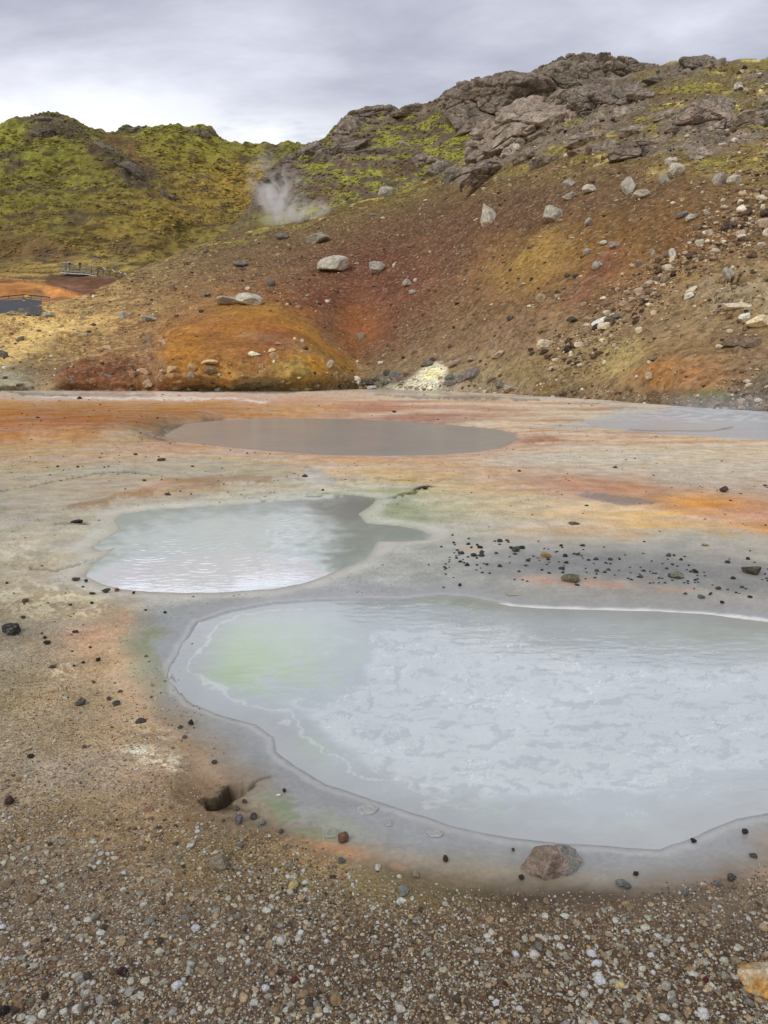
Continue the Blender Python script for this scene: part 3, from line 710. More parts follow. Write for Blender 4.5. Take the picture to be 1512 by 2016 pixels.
W2 = lambda *a: list(a)
gg = [
 (760, W2((0, (165, 155, 132)), (150, (150, 125, 100)), (300, (155, 120, 92)), (450, (165, 140, 105)), (600, (160, 138, 105)), (750, (165, 148, 128)), (900, (175, 158, 138)), (1050, (168, 148, 122)), (1200, (165, 140, 112)), (1512, (125, 115, 105)))),
 (776, W2((0, (188, 172, 152)), (150, (205, 186, 172)), (300, (212, 188, 174)), (450, (210, 182, 164)), (600, (210, 180, 155)), (750, (212, 184, 150)), (900, (206, 182, 148)), (1050, (200, 176, 146)), (1200, (206, 174, 138)), (1350, (200, 176, 146)), (1512, (160, 155, 158)))),
 (790, W2((0, (196, 160, 136)), (300, (204, 162, 138)), (480, (204, 150, 120)), (600, (204, 156, 124)), (750, (208, 150, 110)), (900, (210, 158, 120)), (1050, (212, 170, 128)), (1200, (208, 174, 138)), (1350, (196, 174, 148)), (1512, (176, 176, 184)))),
 (800, W2((0, (172, 104, 60)), (300, (172, 104, 62)), (480, (180, 110, 66)), (600, (186, 116, 74)), (750, (198, 130, 92)), (900, (200, 146, 112)), (1050, (208, 172, 132)), (1200, (200, 176, 142)), (1350, (186, 172, 152)), (1512, (174, 174, 182)))),
 (818, W2((0, (160, 90, 46)), (150, (158, 88, 44)), (300, (160, 90, 48)), (450, (166, 94, 54)), (600, (178, 110, 78)), (750, (186, 120, 94)), (900, (190, 140, 112)), (1050, (204, 166, 126)), (1200, (190, 180, 152)), (1350, (175, 170, 162)), (1512, (170, 170, 180)))),
 (842, W2((0, (158, 84, 44)), (150, (154, 80, 42)), (280, (142, 80, 48)), (330, (120, 84, 62)), (500, (150, 110, 84)), (900, (180, 140, 112)), (1050, (206, 152, 106)), (1200, (190, 170, 134)), (1350, (176, 168, 158)), (1512, (165, 165, 175)))),
 (862, W2((0, (168, 94, 56)), (150, (170, 98, 60)), (260, (160, 112, 84)), (330, (178, 140, 112)), (500, (186, 140, 106)), (900, (196, 148, 112)), (1030, (202, 136, 94)), (1120, (204, 156, 116)), (1200, (216, 168, 122)), (1350, (216, 172, 126)), (1512, (212, 172, 128)))),
 (880, W2((0, (176, 116, 78)), (150, (180, 120, 82)), (300, (200, 152, 114)), (450, (208, 164, 126)), (600, (202, 152, 114)), (750, (196, 154, 124)), (900, (206, 152, 112)), (1050, (208, 166, 130)), (1200, (206, 184, 156)), (1350, (208, 184, 152)), (1512, (208, 182, 148)))),
 (905, W2((0, (186, 148, 110)), (150, (192, 158, 120)), (300, (198, 168, 130)), (450, (194, 170, 134)), (600, (204, 164, 126)), (750, (210, 162, 114)), (900, (206, 168, 130)), (1050, (201, 187, 168)), (1200, (203, 187, 163)), (1350, (206, 187, 159)), (1512, (206, 186, 158)))),
 (930, W2((0, (186, 166, 132)), (150, (180, 164, 130)), (300, (174, 164, 134)), (450, (168, 162, 134)), (560, (178, 164, 132)), (650, (206, 168, 130)), (750, (210, 172, 120)), (900, (208, 164, 112)), (1050, (204, 162, 124)), (1200, (197, 177, 156)), (1350, (200, 181, 158)), (1512, (202, 182, 158)))),
 (960, W2((0, (180, 164, 140)), (150, (182, 162, 132)), (260, (192, 146, 106)), (400, (188, 152, 112)), (520, (196, 180, 150)), (600, (194, 188, 166)), (750, (196, 186, 150)), (900, (206, 176, 130)), (1050, (206, 158, 112)), (1160, (192, 126, 88)), (1230, (190, 134, 100)), (1350, (188, 162, 138)), (1512, (192, 170, 148)))),
 (985, W2((0, (166, 157, 133)), (150, (182, 162, 128)), (300, (186, 168, 140)), (600, (182, 186, 166)), (750, (168, 178, 142)), (820, (176, 178, 144)), (900, (198, 186, 152)), (1050, (206, 178, 132)), (1200, (208, 168, 122)), (1350, (220, 160, 102)), (1512, (196, 148, 112)))),
 (1010, W2((0, (166, 157, 133)), (150, (178, 163, 133)), (220, (192, 182, 158)), (700, (178, 182, 158)), (780, (160, 172, 124)), (900, (190, 180, 152)), (1050, (206, 182, 138)), (1180, (222, 180, 116)), (1300, (222, 168, 104)), (1400, (216, 150, 92)), (1512, (204, 136, 88)))),
 (1035, W2((0, (176, 166, 142)), (150, (188, 178, 154)), (700, (176, 178, 162)), (850, (178, 178, 156)), (950, (190, 180, 158)), (1100, (208, 180, 142)), (1250, (220, 180, 122)), (1380, (204, 176, 134)), (1512, (208, 160, 116)))),
 (1060, W2((0, (186, 176, 152)), (150, (190, 176, 152)), (700, (172, 174, 168)), (900, (176, 173, 161)), (1050, (186, 174, 158)), (1200, (184, 172, 150)), (1350, (176, 170, 158)), (1512, (182, 172, 160)))),
 (1090, W2((0, (186, 172, 142)), (150, (190, 176, 150)), (700, (172, 172, 168)), (900, (166, 166, 162)), (1050, (148, 148, 148)), (1200, (140, 140, 142)), (1350, (158, 155, 148)), (1512, (178, 168, 152)))),
 (1120, W2((0, (178, 164, 138)), (120, (184, 170, 148)), (700, (172, 174, 174)), (900, (158, 158, 156)), (1000, (138, 138, 140)), (1200, (128, 128, 132)), (1350, (130, 130, 133)), (1512, (146, 144, 140)))),
 (1150, W2((0, (176, 162, 136)), (150, (184, 166, 132)), (300, (178, 166, 148)), (420, (176, 175, 172)), (700, (176, 178, 179)), (900, (172, 172, 168)), (1050, (166, 160, 152)), (1200, (160, 155, 148)), (1350, (144, 144, 144)), (1512, (134, 133, 134)))),
 (1180, W2((0, (166, 152, 128)), (150, (182, 168, 142)), (260, (176, 164, 148)), (350, (172, 171, 168)), (600, (182, 183, 186)), (900, (172, 174, 174)), (1050, (172, 170, 164)), (1200, (172, 167, 160)), (1350, (170, 162, 152)), (1512, (164, 157, 150)))),
 (1210, W2((0, (150, 138, 115)), (120, (164, 150, 124)), (200, (168, 146, 116)), (260, (170, 160, 140)), (330, (166, 170, 170)), (600, (176, 178, 182)), (1512, (174, 172, 168)))),
 (1260, W2((0, (138, 127, 106)), (120, (150, 132, 104)), (190, (166, 130, 96)), (240, (168, 152, 122)), (300, (160, 166, 140)), (330, (166, 170, 174)), (600, (176, 178, 182)), (1512, (176, 178, 180)))),
 (1310, W2((0, (132, 121, 99)), (130, (146, 126, 97)), (200, (164, 136, 102)), (250, (168, 152, 112)), (305, (164, 162, 128)), (330, (168, 170, 172)), (1512, (176, 178, 180)))),
 (1360, W2((0, (128, 116, 92)), (150, (142, 122, 94)), (260, (164, 138, 100)), (310, (172, 152, 112)), (350, (168, 166, 160)), (1512, (176, 178, 180)))),
 (1420, W2((0, (125, 112, 88)), (150, (134, 117, 92)), (280, (152, 128, 99)), (360, (168, 146, 114)), (420, (168, 164, 158)), (470, (168, 170, 174)), (1512, (176, 178, 180)))),
 (1480, W2((0, (124, 109, 87)), (150, (132, 115, 92)), (300, (148, 125, 98)), (400, (164, 138, 108)), (450, (166, 156, 146)), (500, (166, 168, 172)), (1512, (176, 178, 180)))),
 (1530, W2((0, (118, 102, 80)), (150, (122, 106, 82)), (300, (130, 106, 80)), (430, (156, 124, 88)), (520, (156, 142, 118)), (560, (164, 162, 162)), (1512, (172, 174, 178)))),
 (1600, W2((0, (108, 92, 71)), (150, (110, 94, 73)), (300, (114, 94, 71)), (450, (128, 104, 76)), (540, (158, 140, 108)), (600, (166, 166, 166)), (720, (168, 170, 174)), (1400, (168, 170, 174)), (1512, (168, 168, 170)))),
 (1650, W2((0, (100, 84, 64)), (300, (102, 84, 62)), (450, (106, 88, 62)), (540, (126, 102, 70)), (600, (150, 128, 98)), (680, (166, 158, 146)), (800, (168, 169, 172)), (1350, (168, 170, 174)), (1460, (168, 166, 164)), (1512, (176, 154, 128)))),
 (1690, W2((0, (98, 81, 61)), (500, (102, 86, 60)), (620, (136, 96, 60)), (720, (158, 132, 100)), (850, (166, 156, 138)), (1000, (168, 162, 150)), (1200, (166, 168, 170)), (1380, (168, 164, 158)), (1512, (158, 136, 110)))),
 (1725, W2((0, (96, 79, 59)), (600, (98, 82, 56)), (800, (122, 98, 68)), (950, (160, 140, 110)), (1100, (168, 152, 128)), (1250, (166, 154, 138)), (1370, (146, 122, 94)), (1512, (124, 100, 76)))),
 (1760, W2((0, (95, 77, 58)), (600, (92, 77, 52)), (900, (92, 76, 54)), (1200, (96, 78, 58)), (1512, (94, 77, 60)))),
 (1850, W2((0, (94, 75, 57)), (300, (86, 68, 52)), (800, (80, 64, 48)), (1512, (78, 62, 50)))),
 (2016, W2((0, (82, 65, 50)), (300, (78, 62, 48)), (1512, (74, 59, 47)))), (2500, W2((0, (80, 64, 50)), (1512, (74, 60, 48))))]
gg = [(v_, [(u_, (min(255, c_[0] * 1.10), min(255, c_[1] * 1.33), min(255, c_[2] * 1.28)) if 795 < v_ < 885 and c_[2] < 90 else c_) for u_, c_ in r_]) for v_, r_ in gg]
nH = fbm(np.stack([u / 11, v / 5, np.zeros_like(u)], -1), 3, 88)
def paint_ground(u, v, P, nA, nB, nC):
    wu = u + 46 * nA + 16 * nB + 10 * nH; wv = v + 13 * nA + 6 * nB + 4 * nH
    c = colgrid(wu, wv, gg)
    c *= (1 + 0.16 * nH + 0.12 * nB)[:, None]
    a = lambda sh, rgb, al=1, so=8, **k: stroke(c, wu, wv, sh, rgb, al, so, **k)
    p = 14 * nB + 12 * nH; q = 1.0 * nB + 0.9 * nH
    # streaks of colour on the far flat
    st = fbm(np.stack([u / 240, v / 7, np.zeros_like(u)], -1), 5, 101)
    m = sstep(-0.02, 0.2, st) * sstep(765, 780, v) * sstep(925, 860, v) * sstep(560, 760, u) * 0.8
    c[:] = c * (1 - m[:, None]) + lin((222, 194, 158)) * m[:, None]
    m = sstep(0.08, 0.25, -st) * sstep(768, 780, v) * sstep(900, 850, v) * sstep(600, 800, u) * 0.55
    c[:] = c * (1 - m[:, None]) + lin((176, 108, 70)) * m[:, None]
    m = sstep(0.08, 0.22, fbm(np.stack([u / 200, v / 6, np.ones_like(u)], -1), 4, 102)) * sstep(805, 812, v) * sstep(860, 845, v) * sstep(1020, 1090, u) * 0.7
    c[:] = c * (1 - m[:, None]) + lin((176, 178, 172)) * m[:, None]
    a(('l', [(60, 778), (160, 781), (330, 783), (520, 790)], 7), (232, 218, 206), 0.8, 4, ky=2, nz=0.4 * p)
    a(('l', [(0, 773), (60, 775), (120, 776)], 9), (92, 90, 78), 0.6, 4, ky=2, nz=0.6 * p)
    a(('l', [(720, 772), (860, 777), (1010, 783), (1150, 790), (1280, 800)], 9), (196, 194, 192), 0.75, 5, ky=2.5, nz=0.7 * p)
    a(('p', [(1080, 838), (1150, 822), (1240, 808), (1330, 798), (1360, 806), (1260, 816), (1180, 836)]), (186, 186, 184), 0.7, 6, ky=2.5, nz=0.7 * p)
    a(('l', [(380, 771), (480, 770), (570, 771)], 7), (150, 154, 146), 0.7, 4, ky=2, nz=0.4 * p)
    a(('l', [(740, 775), (830, 779), (900, 784), (1050, 786)], 11), (126, 122, 110), 0.75, 6, ky=2.5, nz=0.8 * p)
    a(('l', [(860, 783), (885, 785)], 7), (50, 46, 40), 0.8, 3, ky=2.5, nz=0.5 * p)
    # dark rim of the far pool
    a(('l', [(312, 862), (330, 846), (372, 832), (440, 825)], 10), (98, 84, 72), 0.75, 5, ky=2, nz=0.4 * p)
    a(('e', 262, 853, 40, 6, 4), (132, 122, 106), 0.6, 0.6, nz=q)
    a(('l', [(450, 884), (560, 894), (700, 901), (860, 901), (960, 892), (1020, 874), (1030, 856)], 14), (196, 154, 130), 0.6, 6, ky=2, nz=0.4 * p)
    a(('e', 1060, 862, 26, 8, 0), (150, 98, 64), 0.6, 0.7, nz=q)
    # mid flat: grey wash from the left, orange and rust crusts, green algae
    a(('p', [(0, 975), (120, 925), (260, 905), (420, 908), (560, 920), (600, 940), (480, 945), (330, 945), (200, 990), (0, 1040)]), (184, 168, 144), 0.55, 16, ky=2, nz=p)
    a(('l', [(150, 1000), (230, 975), (330, 955), (420, 945), (520, 940)], 22), (170, 130, 90), 0.85, 8, ky=2, nz=p)
    a(('e', 310, 955, 40, 7, 0), (208, 160, 126), 0.7, 0.5, nz=q)
    a(('e', 720, 930, 110, 12, 4), (214, 176, 112), 0.6, 0.7, nz=q)
    a(('l', [(600, 918), (640, 938), (700, 946), (800, 940), (900, 944)], 8), (140, 132, 90), 0.5, 6, ky=2.5, nz=p)
    a(('p', [(990, 930), (1120, 938), (1230, 946), (1300, 968), (1330, 985), (1250, 978), (1130, 968), (1040, 955)]), (194, 142, 104), 0.8, 7, ky=2.5, nz=p)
    a(('p', [(1180, 968), (1330, 985), (1440, 1010), (1560, 1035), (1560, 1062), (1420, 1030), (1320, 1010), (1230, 985)]), (214, 158, 112), 0.8, 7, ky=2.5, nz=p)
    a(('e', 1230, 1012, 130, 17, 4), (226, 190, 138), 0.75, 0.5, nz=q)
    a(('e', 1370, 1035, 90, 9, 2), (214, 172, 116), 0.6, 0.6, nz=q)
    a(('p', [(1128, 972), (1180, 968), (1240, 976), (1316, 988), (1290, 994), (1220, 992), (1150, 980)]), (150, 134, 130), 0.9, 5, ky=2.5, nz=0.6 * p)
    a(('e', 1120, 1045, 110, 8, 3), (206, 166, 128), 0.6, 0.7, nz=q)
    a(('e', 935, 1084, 26, 6, 10), (206, 170, 124), 0.7, 0.6, nz=q)
    a(('e', 1070, 1142, 40, 7, 0), (198, 146, 116), 0.8, 0.7, nz=q); a(('e', 1190, 1151, 70, 6, 2), (196, 142, 114), 0.8, 0.7, nz=q); a(('e', 1330, 1160, 40, 5, 0), (190, 146, 118), 0.7, 0.7, nz=q)
    a(('p', [(740, 985), (800, 978), (830, 1000), (840, 1032), (815, 1040), (770, 1020), (745, 1000)]), (156, 162, 120), 0.7, 8, ky=2, nz=0.7 * p)
    a(('l', [(560, 975), (640, 967), (740, 965), (830, 962)], 10), (160, 168, 130), 0.7, 7, ky=2, nz=0.6 * p)
    a(('l', [(640, 972), (700, 974), (760, 977), (812, 970), (838, 962)], 11), (84, 98, 40), 0.95, 4, ky=2, nz=0.5 * p)
    a(('l', [(280, 998), (400, 985), (520, 975), (700, 958)], 14), (194, 194, 172), 0.6, 8, ky=2, nz=0.6 * p)
    a(('l', [(480, 979), (560, 977)], 4), (56, 62, 30), 0.85, 2.5, ky=2.5, nz=0.3 * p)
    a(('e', 205, 1042, 40, 12, -10), (178, 184, 158), 0.7, 0.6, nz=q)
    a(('e', 625, 938, 14, 16, 20), (190, 188, 184), 0.7, 0.6, nz=q)
    a(('e', 838, 960, 12, 6, 0), (48, 44, 42), 0.9, 0.4, nz=q)
    # white crusts, left
    for e, al in ((('e', 150, 1175, 100, 26, -14), 0.85), (('e', 60, 1175, 90, 26, 0), 0.55), (('e', 60, 1090, 80, 22, 0), 0.45), (('e', 320, 1440, 46, 18, 20), 0.6), (('e', 300, 1490, 56, 20, 12), 0.6), (('e', 185, 1205, 40, 8, -20), 0.9), (('e', 20, 1120, 50, 10, 0), 0.4), (('e', 130, 1330, 26, 20, 50), 0.45), (('e', 345, 1500, 24, 26, 0), 0.5)):
        nn = sstep(-0.12, 0.16, nB + 0.3 * nC + 0.5 * nH)
        mm = stroke(c, wu, wv, e, None, 1, 0.7, nz=1.3 * nB) * nn * al
        c[:] = c * (1 - mm[:, None]) + lin((222, 212, 188)) * mm[:, None]
    # shore of the big pool: rust, sand, algae
    a(('l', [(240, 1205), (190, 1240), (165, 1262)], 24), (190, 146, 108), 0.6, 12, nz=p)
    a(('l', [(225, 1230), (225, 1300), (265, 1370), (330, 1440), (400, 1500), (430, 1540)], 26), (190, 152, 112), 0.55, 14, nz=p)
    a(('l', [(295, 1240), (298, 1280), (315, 1330), (332, 1352)], 18), (150, 156, 108), 0.65, 10, nz=0.8 * p)
    a(('l', [(385, 1375), (430, 1390), (462, 1412)], 14), (140, 156, 112), 0.6, 9, nz=0.6 * p)
    a(('e', 560, 1592, 26, 26, 20), (136, 154, 104), 0.75, 0.5, nz=0.9 * q)
    a(('l', [(585, 1637), (625, 1640), (655, 1636)], 14), (140, 154, 98), 0.7, 8, nz=0.5 * p)
    a(('e', 660, 1612, 50, 18, 10), (172, 180, 150), 0.6, 0.6, nz=nB)
    for e in (('e', 680, 1670, 70, 10, 10), ('e', 800, 1708, 26, 5, 8), ('e', 860, 1715, 22, 5, 8), ('e', 1285, 1740, 30, 6, 0), ('e', 1490, 1690, 40, 20, -30), ('e', 1395, 1722, 30, 8, -10), ('e', 1505, 1655, 20, 14, -30)):
        mm = stroke(c, wu, wv, e, None, 1, 0.5, nz=1.2 * nB + 1.2 * nH) * sstep(-0.15, 0.1, nC) * 0.8
        c[:] = c * (1 - mm[:, None]) + lin((192, 138, 96)) * mm[:, None]
    a(('p', [(560, 1665), (760, 1705), (980, 1750), (950, 1790), (700, 1780), (520, 1730)]), (112, 100, 58), 0.45, 24, nz=p)
    a(('l', [(1240, 1738), (1340, 1712), (1440, 1690), (1500, 1664)], 10), (150, 146, 142), 0.5, 8, nz=0.5 * p)
    a(('l', [(1060, 1716), (900, 1706), (760, 1676), (660, 1655)], 12), (182, 160, 126), 0.45, 9, nz=0.5 * p)
    a(('p', HOLE), (70, 55, 33), 0.95, 4); a(('e', 470, 1556, 18, 12, -30), (104, 98, 48), 0.7, 0.6); a(('e', 370, 1560, 24, 18, 0), (128, 98, 62), 0.5, 0.6, nz=nB)
    return c
gc = paint_ground(u, v, P0, nA, nB, nC)
gm = np.maximum(near_gravel * np.interp(v, [1500, 1700, 1850, 2016], [1.0, 0.95, 0.6, 0.5]) * np.interp(u, [0, 600, 1500], [1, 0.9, 0.8]), 0.95 * left_gravel)
gm = np.maximum(gm * near_gravel, gm * sstep(1140, 1330, v + 40 * nA) * sstep(330, 220, u + 30 * nA - 0.25 * (v - 1300)))
gc *= 1 + (gm * np.interp(v, [1300, 1500, 1640, 1780, 2016], [0.55, 0.9, 1.0, 0.8, 0.6]))[:, None] * np.array([1.3, 1.3, 1.27])
# mineral lips and the dark wet line at the water's edge
sn = sstep(-0.55, -0.1, SD['near']) * (1 - near_gravel); gc *= 1 - sn[:, None] * np.array([0.24, 0.22, 0.16])
for k_, w_, rgb_, a_ in (('near', 0.009, (96, 96, 98), 0.38), ('middle', 0.022, (120, 116, 106), 0.4), ('far', 0.06, (110, 92, 82), 0.5)):
    e_ = np.exp(-((SD[k_] + 0.2 * w_) / w_) ** 2) * a_ * (0.6 + 0.8 * np.clip(nB + 0.3, 0, 1)); gc = gc * (1 - e_[:, None]) + lin(rgb_) * e_[:, None]
for k_, d_, w_, rgb_, a_ in (('middle', 0.14, 0.10, (208, 205, 196), 0.6), ('near', 0.03, 0.02, (196, 196, 196), 0.4)):
    e_ = np.exp(-((SD[k_] + d_ * (1 + 0.6 * nB)) / w_) ** 2) * a_; gc = gc * (1 - e_[:, None]) + lin(rgb_) * e_[:, None]
e_ = stroke(gc, u, v + 3 * nB, ('l', [(985, 1186), (1040, 1191), (1150, 1195), (1300, 1199), (1400, 1205), (1600, 1226)], 8), (226, 227, 226), 0.9, 3, ky=1.5)
gc = gc * (1 - 0.65 * crk[:, None]) + lin((64, 54, 44)) * 0.65 * crk[:, None]
grit = np.clip(np.maximum(near_gravel, 0.8 * left_gravel) + 0.25 * sstep(1060, 1110, v) * sstep(200, 100, u), 0, 1)
shore = np.maximum(sstep(-0.45, -0.05, SD['near']), np.maximum(sstep(-0.5, -0.05, SD['middle']) * 0.8, np.maximum(sstep(-0.6, 0, SD['far']) * 0.4, sstep(-1, 0, SD['right']) * 0.6)))
wet = np.clip(shore * (1 - 0.9 * near_gravel) + 0.35 * sstep(1040, 1070, v) * sstep(850, 900, u) * sstep(1230, 1190, v), 0, 0.92)
for e in (('e', 900, 781, 130, 7, 2), ('e', 1222, 982, 90, 9, 5), ('e', 200, 778, 120, 4, 0), ('e', 500, 771, 100, 4, 0)):
    wet = np.maximum(wet, 0.95 * stroke(gc, u, v, e, None, 1, 0.3, nz=0.8 * nB))
grit *= (1 - shore)
GGAIN = 1.2
Pg = np.stack([gx, gy, zz], -1)
# keep the outline of the far side plain, then carry the sheet on to the horizon and behind the camera
me = mesh('ground', Pg, gridfaces(*shape, flip=True), M_GROUND, own(gc * GGAIN, (0.70 + 0.13 * np.maximum(sstep(885, 865, v) * sstep(760, 560, u), sstep(70, 20, polysd(u, v, [(1130, 985), (1250, 990), (1420, 1015), (1560, 1040)], False))) + 0.12 * np.maximum(near_gravel, left_gravel))[:, None]), True, {'grit': grit, 'wet': wet})
GROUND = tag(link('ground', me), kind='structure')
GP = Pg.reshape(shape + (3,))
def gpt(u, v):
    j = int(np.clip(np.searchsorted(gu, u), 0, len(gu) - 1)); i = int(np.clip(np.searchsorted(gv, v), 0, len(gv) - 1))
    x, y = gxy(u, v, GP[i, j, 2]); return np.array([x, y, GP[i, j, 2]])
def gz(x, y):
    uu, vv, _ = project(np.stack([x, y, np.zeros_like(x)], -1))
    j = np.clip(np.searchsorted(gu, uu), 0, len(gu) - 1); i = np.clip(np.searchsorted(gv, vv), 0, len(gv) - 1)
    return GP[i, j, 2], uu, vv
xs = [-4000, -300, -60, 0, 60, 300, 4000]; ys = [-4000, -300, -60, -10, 0.6, 30, 300, 4000]
XX, YY = np.meshgrid(xs, ys); PP = np.stack([XX, YY, np.full(XX.shape, -0.6)], -1).reshape(-1, 3).astype(float)
me = mesh('terrain', PP, gridfaces(len(ys), len(xs)), M_GROUND, np.tile(lin((120, 98, 74)), (len(PP), 1)), False, {'grit': np.zeros(len(PP)), 'wet': np.zeros(len(PP))})
tag(link('terrain', me), kind='structure')

# ------------------------------------------------------------------ water
def water(key, name, mat, paint, step):
    pts, lev = POOLS[key]
    a = np.array(pts); uu = np.arange(max(a[:, 0].min() - 20, -60), min(a[:, 0].max() + 20, 2150), step[0]); vv = np.arange(a[:, 1].min() - 6, a[:, 1].max() + 14, step[1])
    Ug, Vg = np.meshgrid(uu, vv); X, Y = gxy(Ug, Vg, lev)
    sd = polysd(X.ravel(), Y.ravel(), world_poly(pts, lev)).reshape(X.shape)
    mar = {'near': 0.10, 'middle': 0.12, 'far': 0.5, 'right': 0.6}[key]
    keep = sd > -mar
    F = gridfaces(*X.shape, flip=True); F = F[keep.ravel()[F].all(1)]
    P = np.stack([X, Y, np.full(X.shape, lev)], -1).reshape(-1, 3)
    c = paint(Ug.ravel(), Vg.ravel(), P, sd.ravel())
    used = np.unique(F); mp = np.full(len(P), -1); mp[used] = np.arange(len(used))
    me = mesh(name, P[used], mp[F], mat, c[used] * ([0.97, 1, 0.93] if key != 'near' else [1.01, 1.0, 0.92]), True); return tag(link(name, me), kind='structure')
def pw_near(u, v, P, sd):
    LWn = np.stack([u / 100, v / 45, np.zeros_like(u)], -1)
    a = fbm(LWn * 0.9, 5, 111); b_ = fbm(LWn * 2.4, 5, 112)
    c = np.tile(lin((166, 174, 178)), (len(u), 1))
    wu = u + 60 * a + 20 * b_; wv = v + 26 * a + 8 * b_
    s = lambda sh, rgb, al=1, so=8, **k: stroke(c, wu, wv, sh, rgb, al, so, **k)
    # floating film in torn sheets
    sheet = sstep(0, 30, polysd(wu, wv * 1.6, np.array([(720, 1250), (800, 1215), (1000, 1220), (1200, 1300), (1560, 1300), (1900, 1330), (1900, 1540), (1560, 1510), (1380, 1530), (1250, 1570), (1000, 1575), (930, 1600), (860, 1590), (720, 1520), (620, 1440), (560, 1375), (650, 1380), (700, 1330)]) * [1, 1.6]))
    t = fbm(LWn * np.array([2.4, 2.5, 1]) + 2.0 * np.stack([b_, a, 0 * a], -1), 6, 113)
    f = sheet * sstep(-0.2, -0.04, t)
    c = c * (1 - 0.62 * f[:, None]) + lin((194, 199, 202)) * 0.62 * f[:, None]
    f2 = sheet * sstep(0.06, 0.16, fbm(LWn * np.array([1.6, 2.2, 1]) + 1.8 * np.stack([a, b_, 0 * a], -1), 5, 114))
    c = c * (1 - 0.28 * f2[:, None]) + lin((172, 179, 182)) * 0.28 * f2[:, None]
    q3 = LWn * np.array([0.9, 1.3, 1]) + 1.6 * np.stack([b_, a, 0 * a], -1)
    l3 = sstep(0.035, 0.0, np.abs(fbm(q3, 5, 115))) * sstep(-0.1, 0.2, fbm(LWn * 0.8, 3, 116)) * np.clip(sheet + 0.4, 0, 1) * 0.7
    c = c * (1 - l3[:, None]) + lin((212, 215, 217)) * l3[:, None]
    l4 = sstep(0.03, 0.0, np.abs(fbm(q3 * 1.7 + 5, 5, 117))) * sheet * 0.4
    c = c * (1 - l4[:, None]) + lin((158, 166, 169)) * l4[:, None]
    s2 = lambda sh, rgb, al, so, nz=None: stroke(c, wu, wv, sh, rgb, al, so, nz=nz)
    s2(('e', 490, 1285, 125, 60, 4), (158, 178, 140), 0.85, 0.7, b_); s2(('e', 440, 1330, 55, 26, 20), (148, 170, 126), 0.7, 0.7, b_)
    s2(('e', 610, 1470, 40, 30, 30), (154, 174, 146), 0.7, 0.7, b_); s2(('e', 945, 1588, 50, 12, 0), (158, 170, 158), 0.7, 0.7, b_)
    s2(('e', 1270, 1630, 50, 16, 0), (166, 178, 166), 0.7, 0.7, b_); s2(('e', 600, 1250, 90, 40, 0), (170, 182, 174), 0.6, 0.8, b_)
    s2(('e', 920, 1186, 70, 8, 4), (120, 140, 92), 0.8, 0.6, 0.6 * b_)
    s2(('e', 1420, 1240, 130, 24, 3), (150, 160, 156), 0.6, 0.7, b_)
    m = np.exp(-((wu - 400) / 40) ** 2 - ((wv - 1300) / 60) ** 2) * 0
    e = sstep(0.34, 0.0, sd + 0.16 * a + 0.06 * b_) * 0.85; c = c * (1 - e[:, None]) + lin((150, 153, 154)) * e[:, None]
    e = sstep(0.02, 0.0, np.abs(sd - 0.16 - 0.16 * a - 0.1 * b_)) * 0.35 * sstep(1100, 700, u); c = c * (1 - e[:, None]) + lin((214, 216, 218)) * e[:, None]
    return c * 1.42
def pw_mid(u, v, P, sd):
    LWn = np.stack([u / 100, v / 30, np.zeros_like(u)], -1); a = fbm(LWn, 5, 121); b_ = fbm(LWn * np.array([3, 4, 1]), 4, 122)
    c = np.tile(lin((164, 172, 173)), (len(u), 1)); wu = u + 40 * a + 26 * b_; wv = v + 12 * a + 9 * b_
    stroke(c, wu, wv, ('e', 440, 1062, 240, 52, -6), (204, 210, 213), 0.9, 0.45, nz=0.8 * b_)  # white sky reflection painted into the milky water's base colour
    stroke(c, wu, wv, ('p', [(120, 1140), (260, 1100), (480, 1090), (640, 1095), (640, 1140), (400, 1190), (140, 1180)]), (212, 218, 224), 0.95, 16)  # brightest reflected sky at the lower left, also put into the colour
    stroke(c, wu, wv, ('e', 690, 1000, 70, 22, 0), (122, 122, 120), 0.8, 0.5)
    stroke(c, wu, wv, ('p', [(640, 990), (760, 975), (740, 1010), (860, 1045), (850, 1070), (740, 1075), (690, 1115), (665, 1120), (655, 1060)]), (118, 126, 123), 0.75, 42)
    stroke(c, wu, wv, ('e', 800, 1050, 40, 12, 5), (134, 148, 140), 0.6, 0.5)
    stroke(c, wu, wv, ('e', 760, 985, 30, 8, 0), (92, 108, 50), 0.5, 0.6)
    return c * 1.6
def pw_far(u, v, P, sd):
    a = fbm(np.stack([u / 160, v / 14, 0 * u], -1), 4, 131)
    c = np.tile(lin((150, 147, 143)), (len(u), 1)) * (1 + 0.12 * a[:, None])
    stroke(c, u, v, ('l', [(330, 862), (440, 881), (560, 890), (700, 897)], 6), (150, 138, 136), 0.5, 5, ky=2)
    return c * 1.45
def pw_right(u, v, P, sd):
    a = fbm(np.stack([u / 120, v / 8, 0 * u], -1), 5, 141); b_ = fbm(np.stack([u / 30, v / 4, 0 * u], -1), 4, 142)
    c = np.tile(lin((182, 182, 188)), (len(u), 1)) * (1 + 0.2 * a[:, None])
    f = sstep(-0.1, 0.15, b_) * sstep(840, 822, v + 14 * a) * sstep(1200, 1300, u); c = c * (1 - 0.8 * f[:, None]) + lin((210, 213, 222)) * 0.8 * f[:, None]
    stroke(c, u, v + 4 * a, ('p', [(1265, 842), (1300, 836), (1380, 834), (1452, 840), (1400, 846), (1300, 847)]), (190, 180, 168), 0.45, 4, ky=2)
    stroke(c, u, v + 3 * a, ('l', [(1240, 846), (1290, 848), (1400, 848), (1440, 842)], 4), (64, 60, 54), 0.6, 3, ky=2)
    return c * 1.4
def G(u, v, z=-0.03): return gxy(u, v, z)
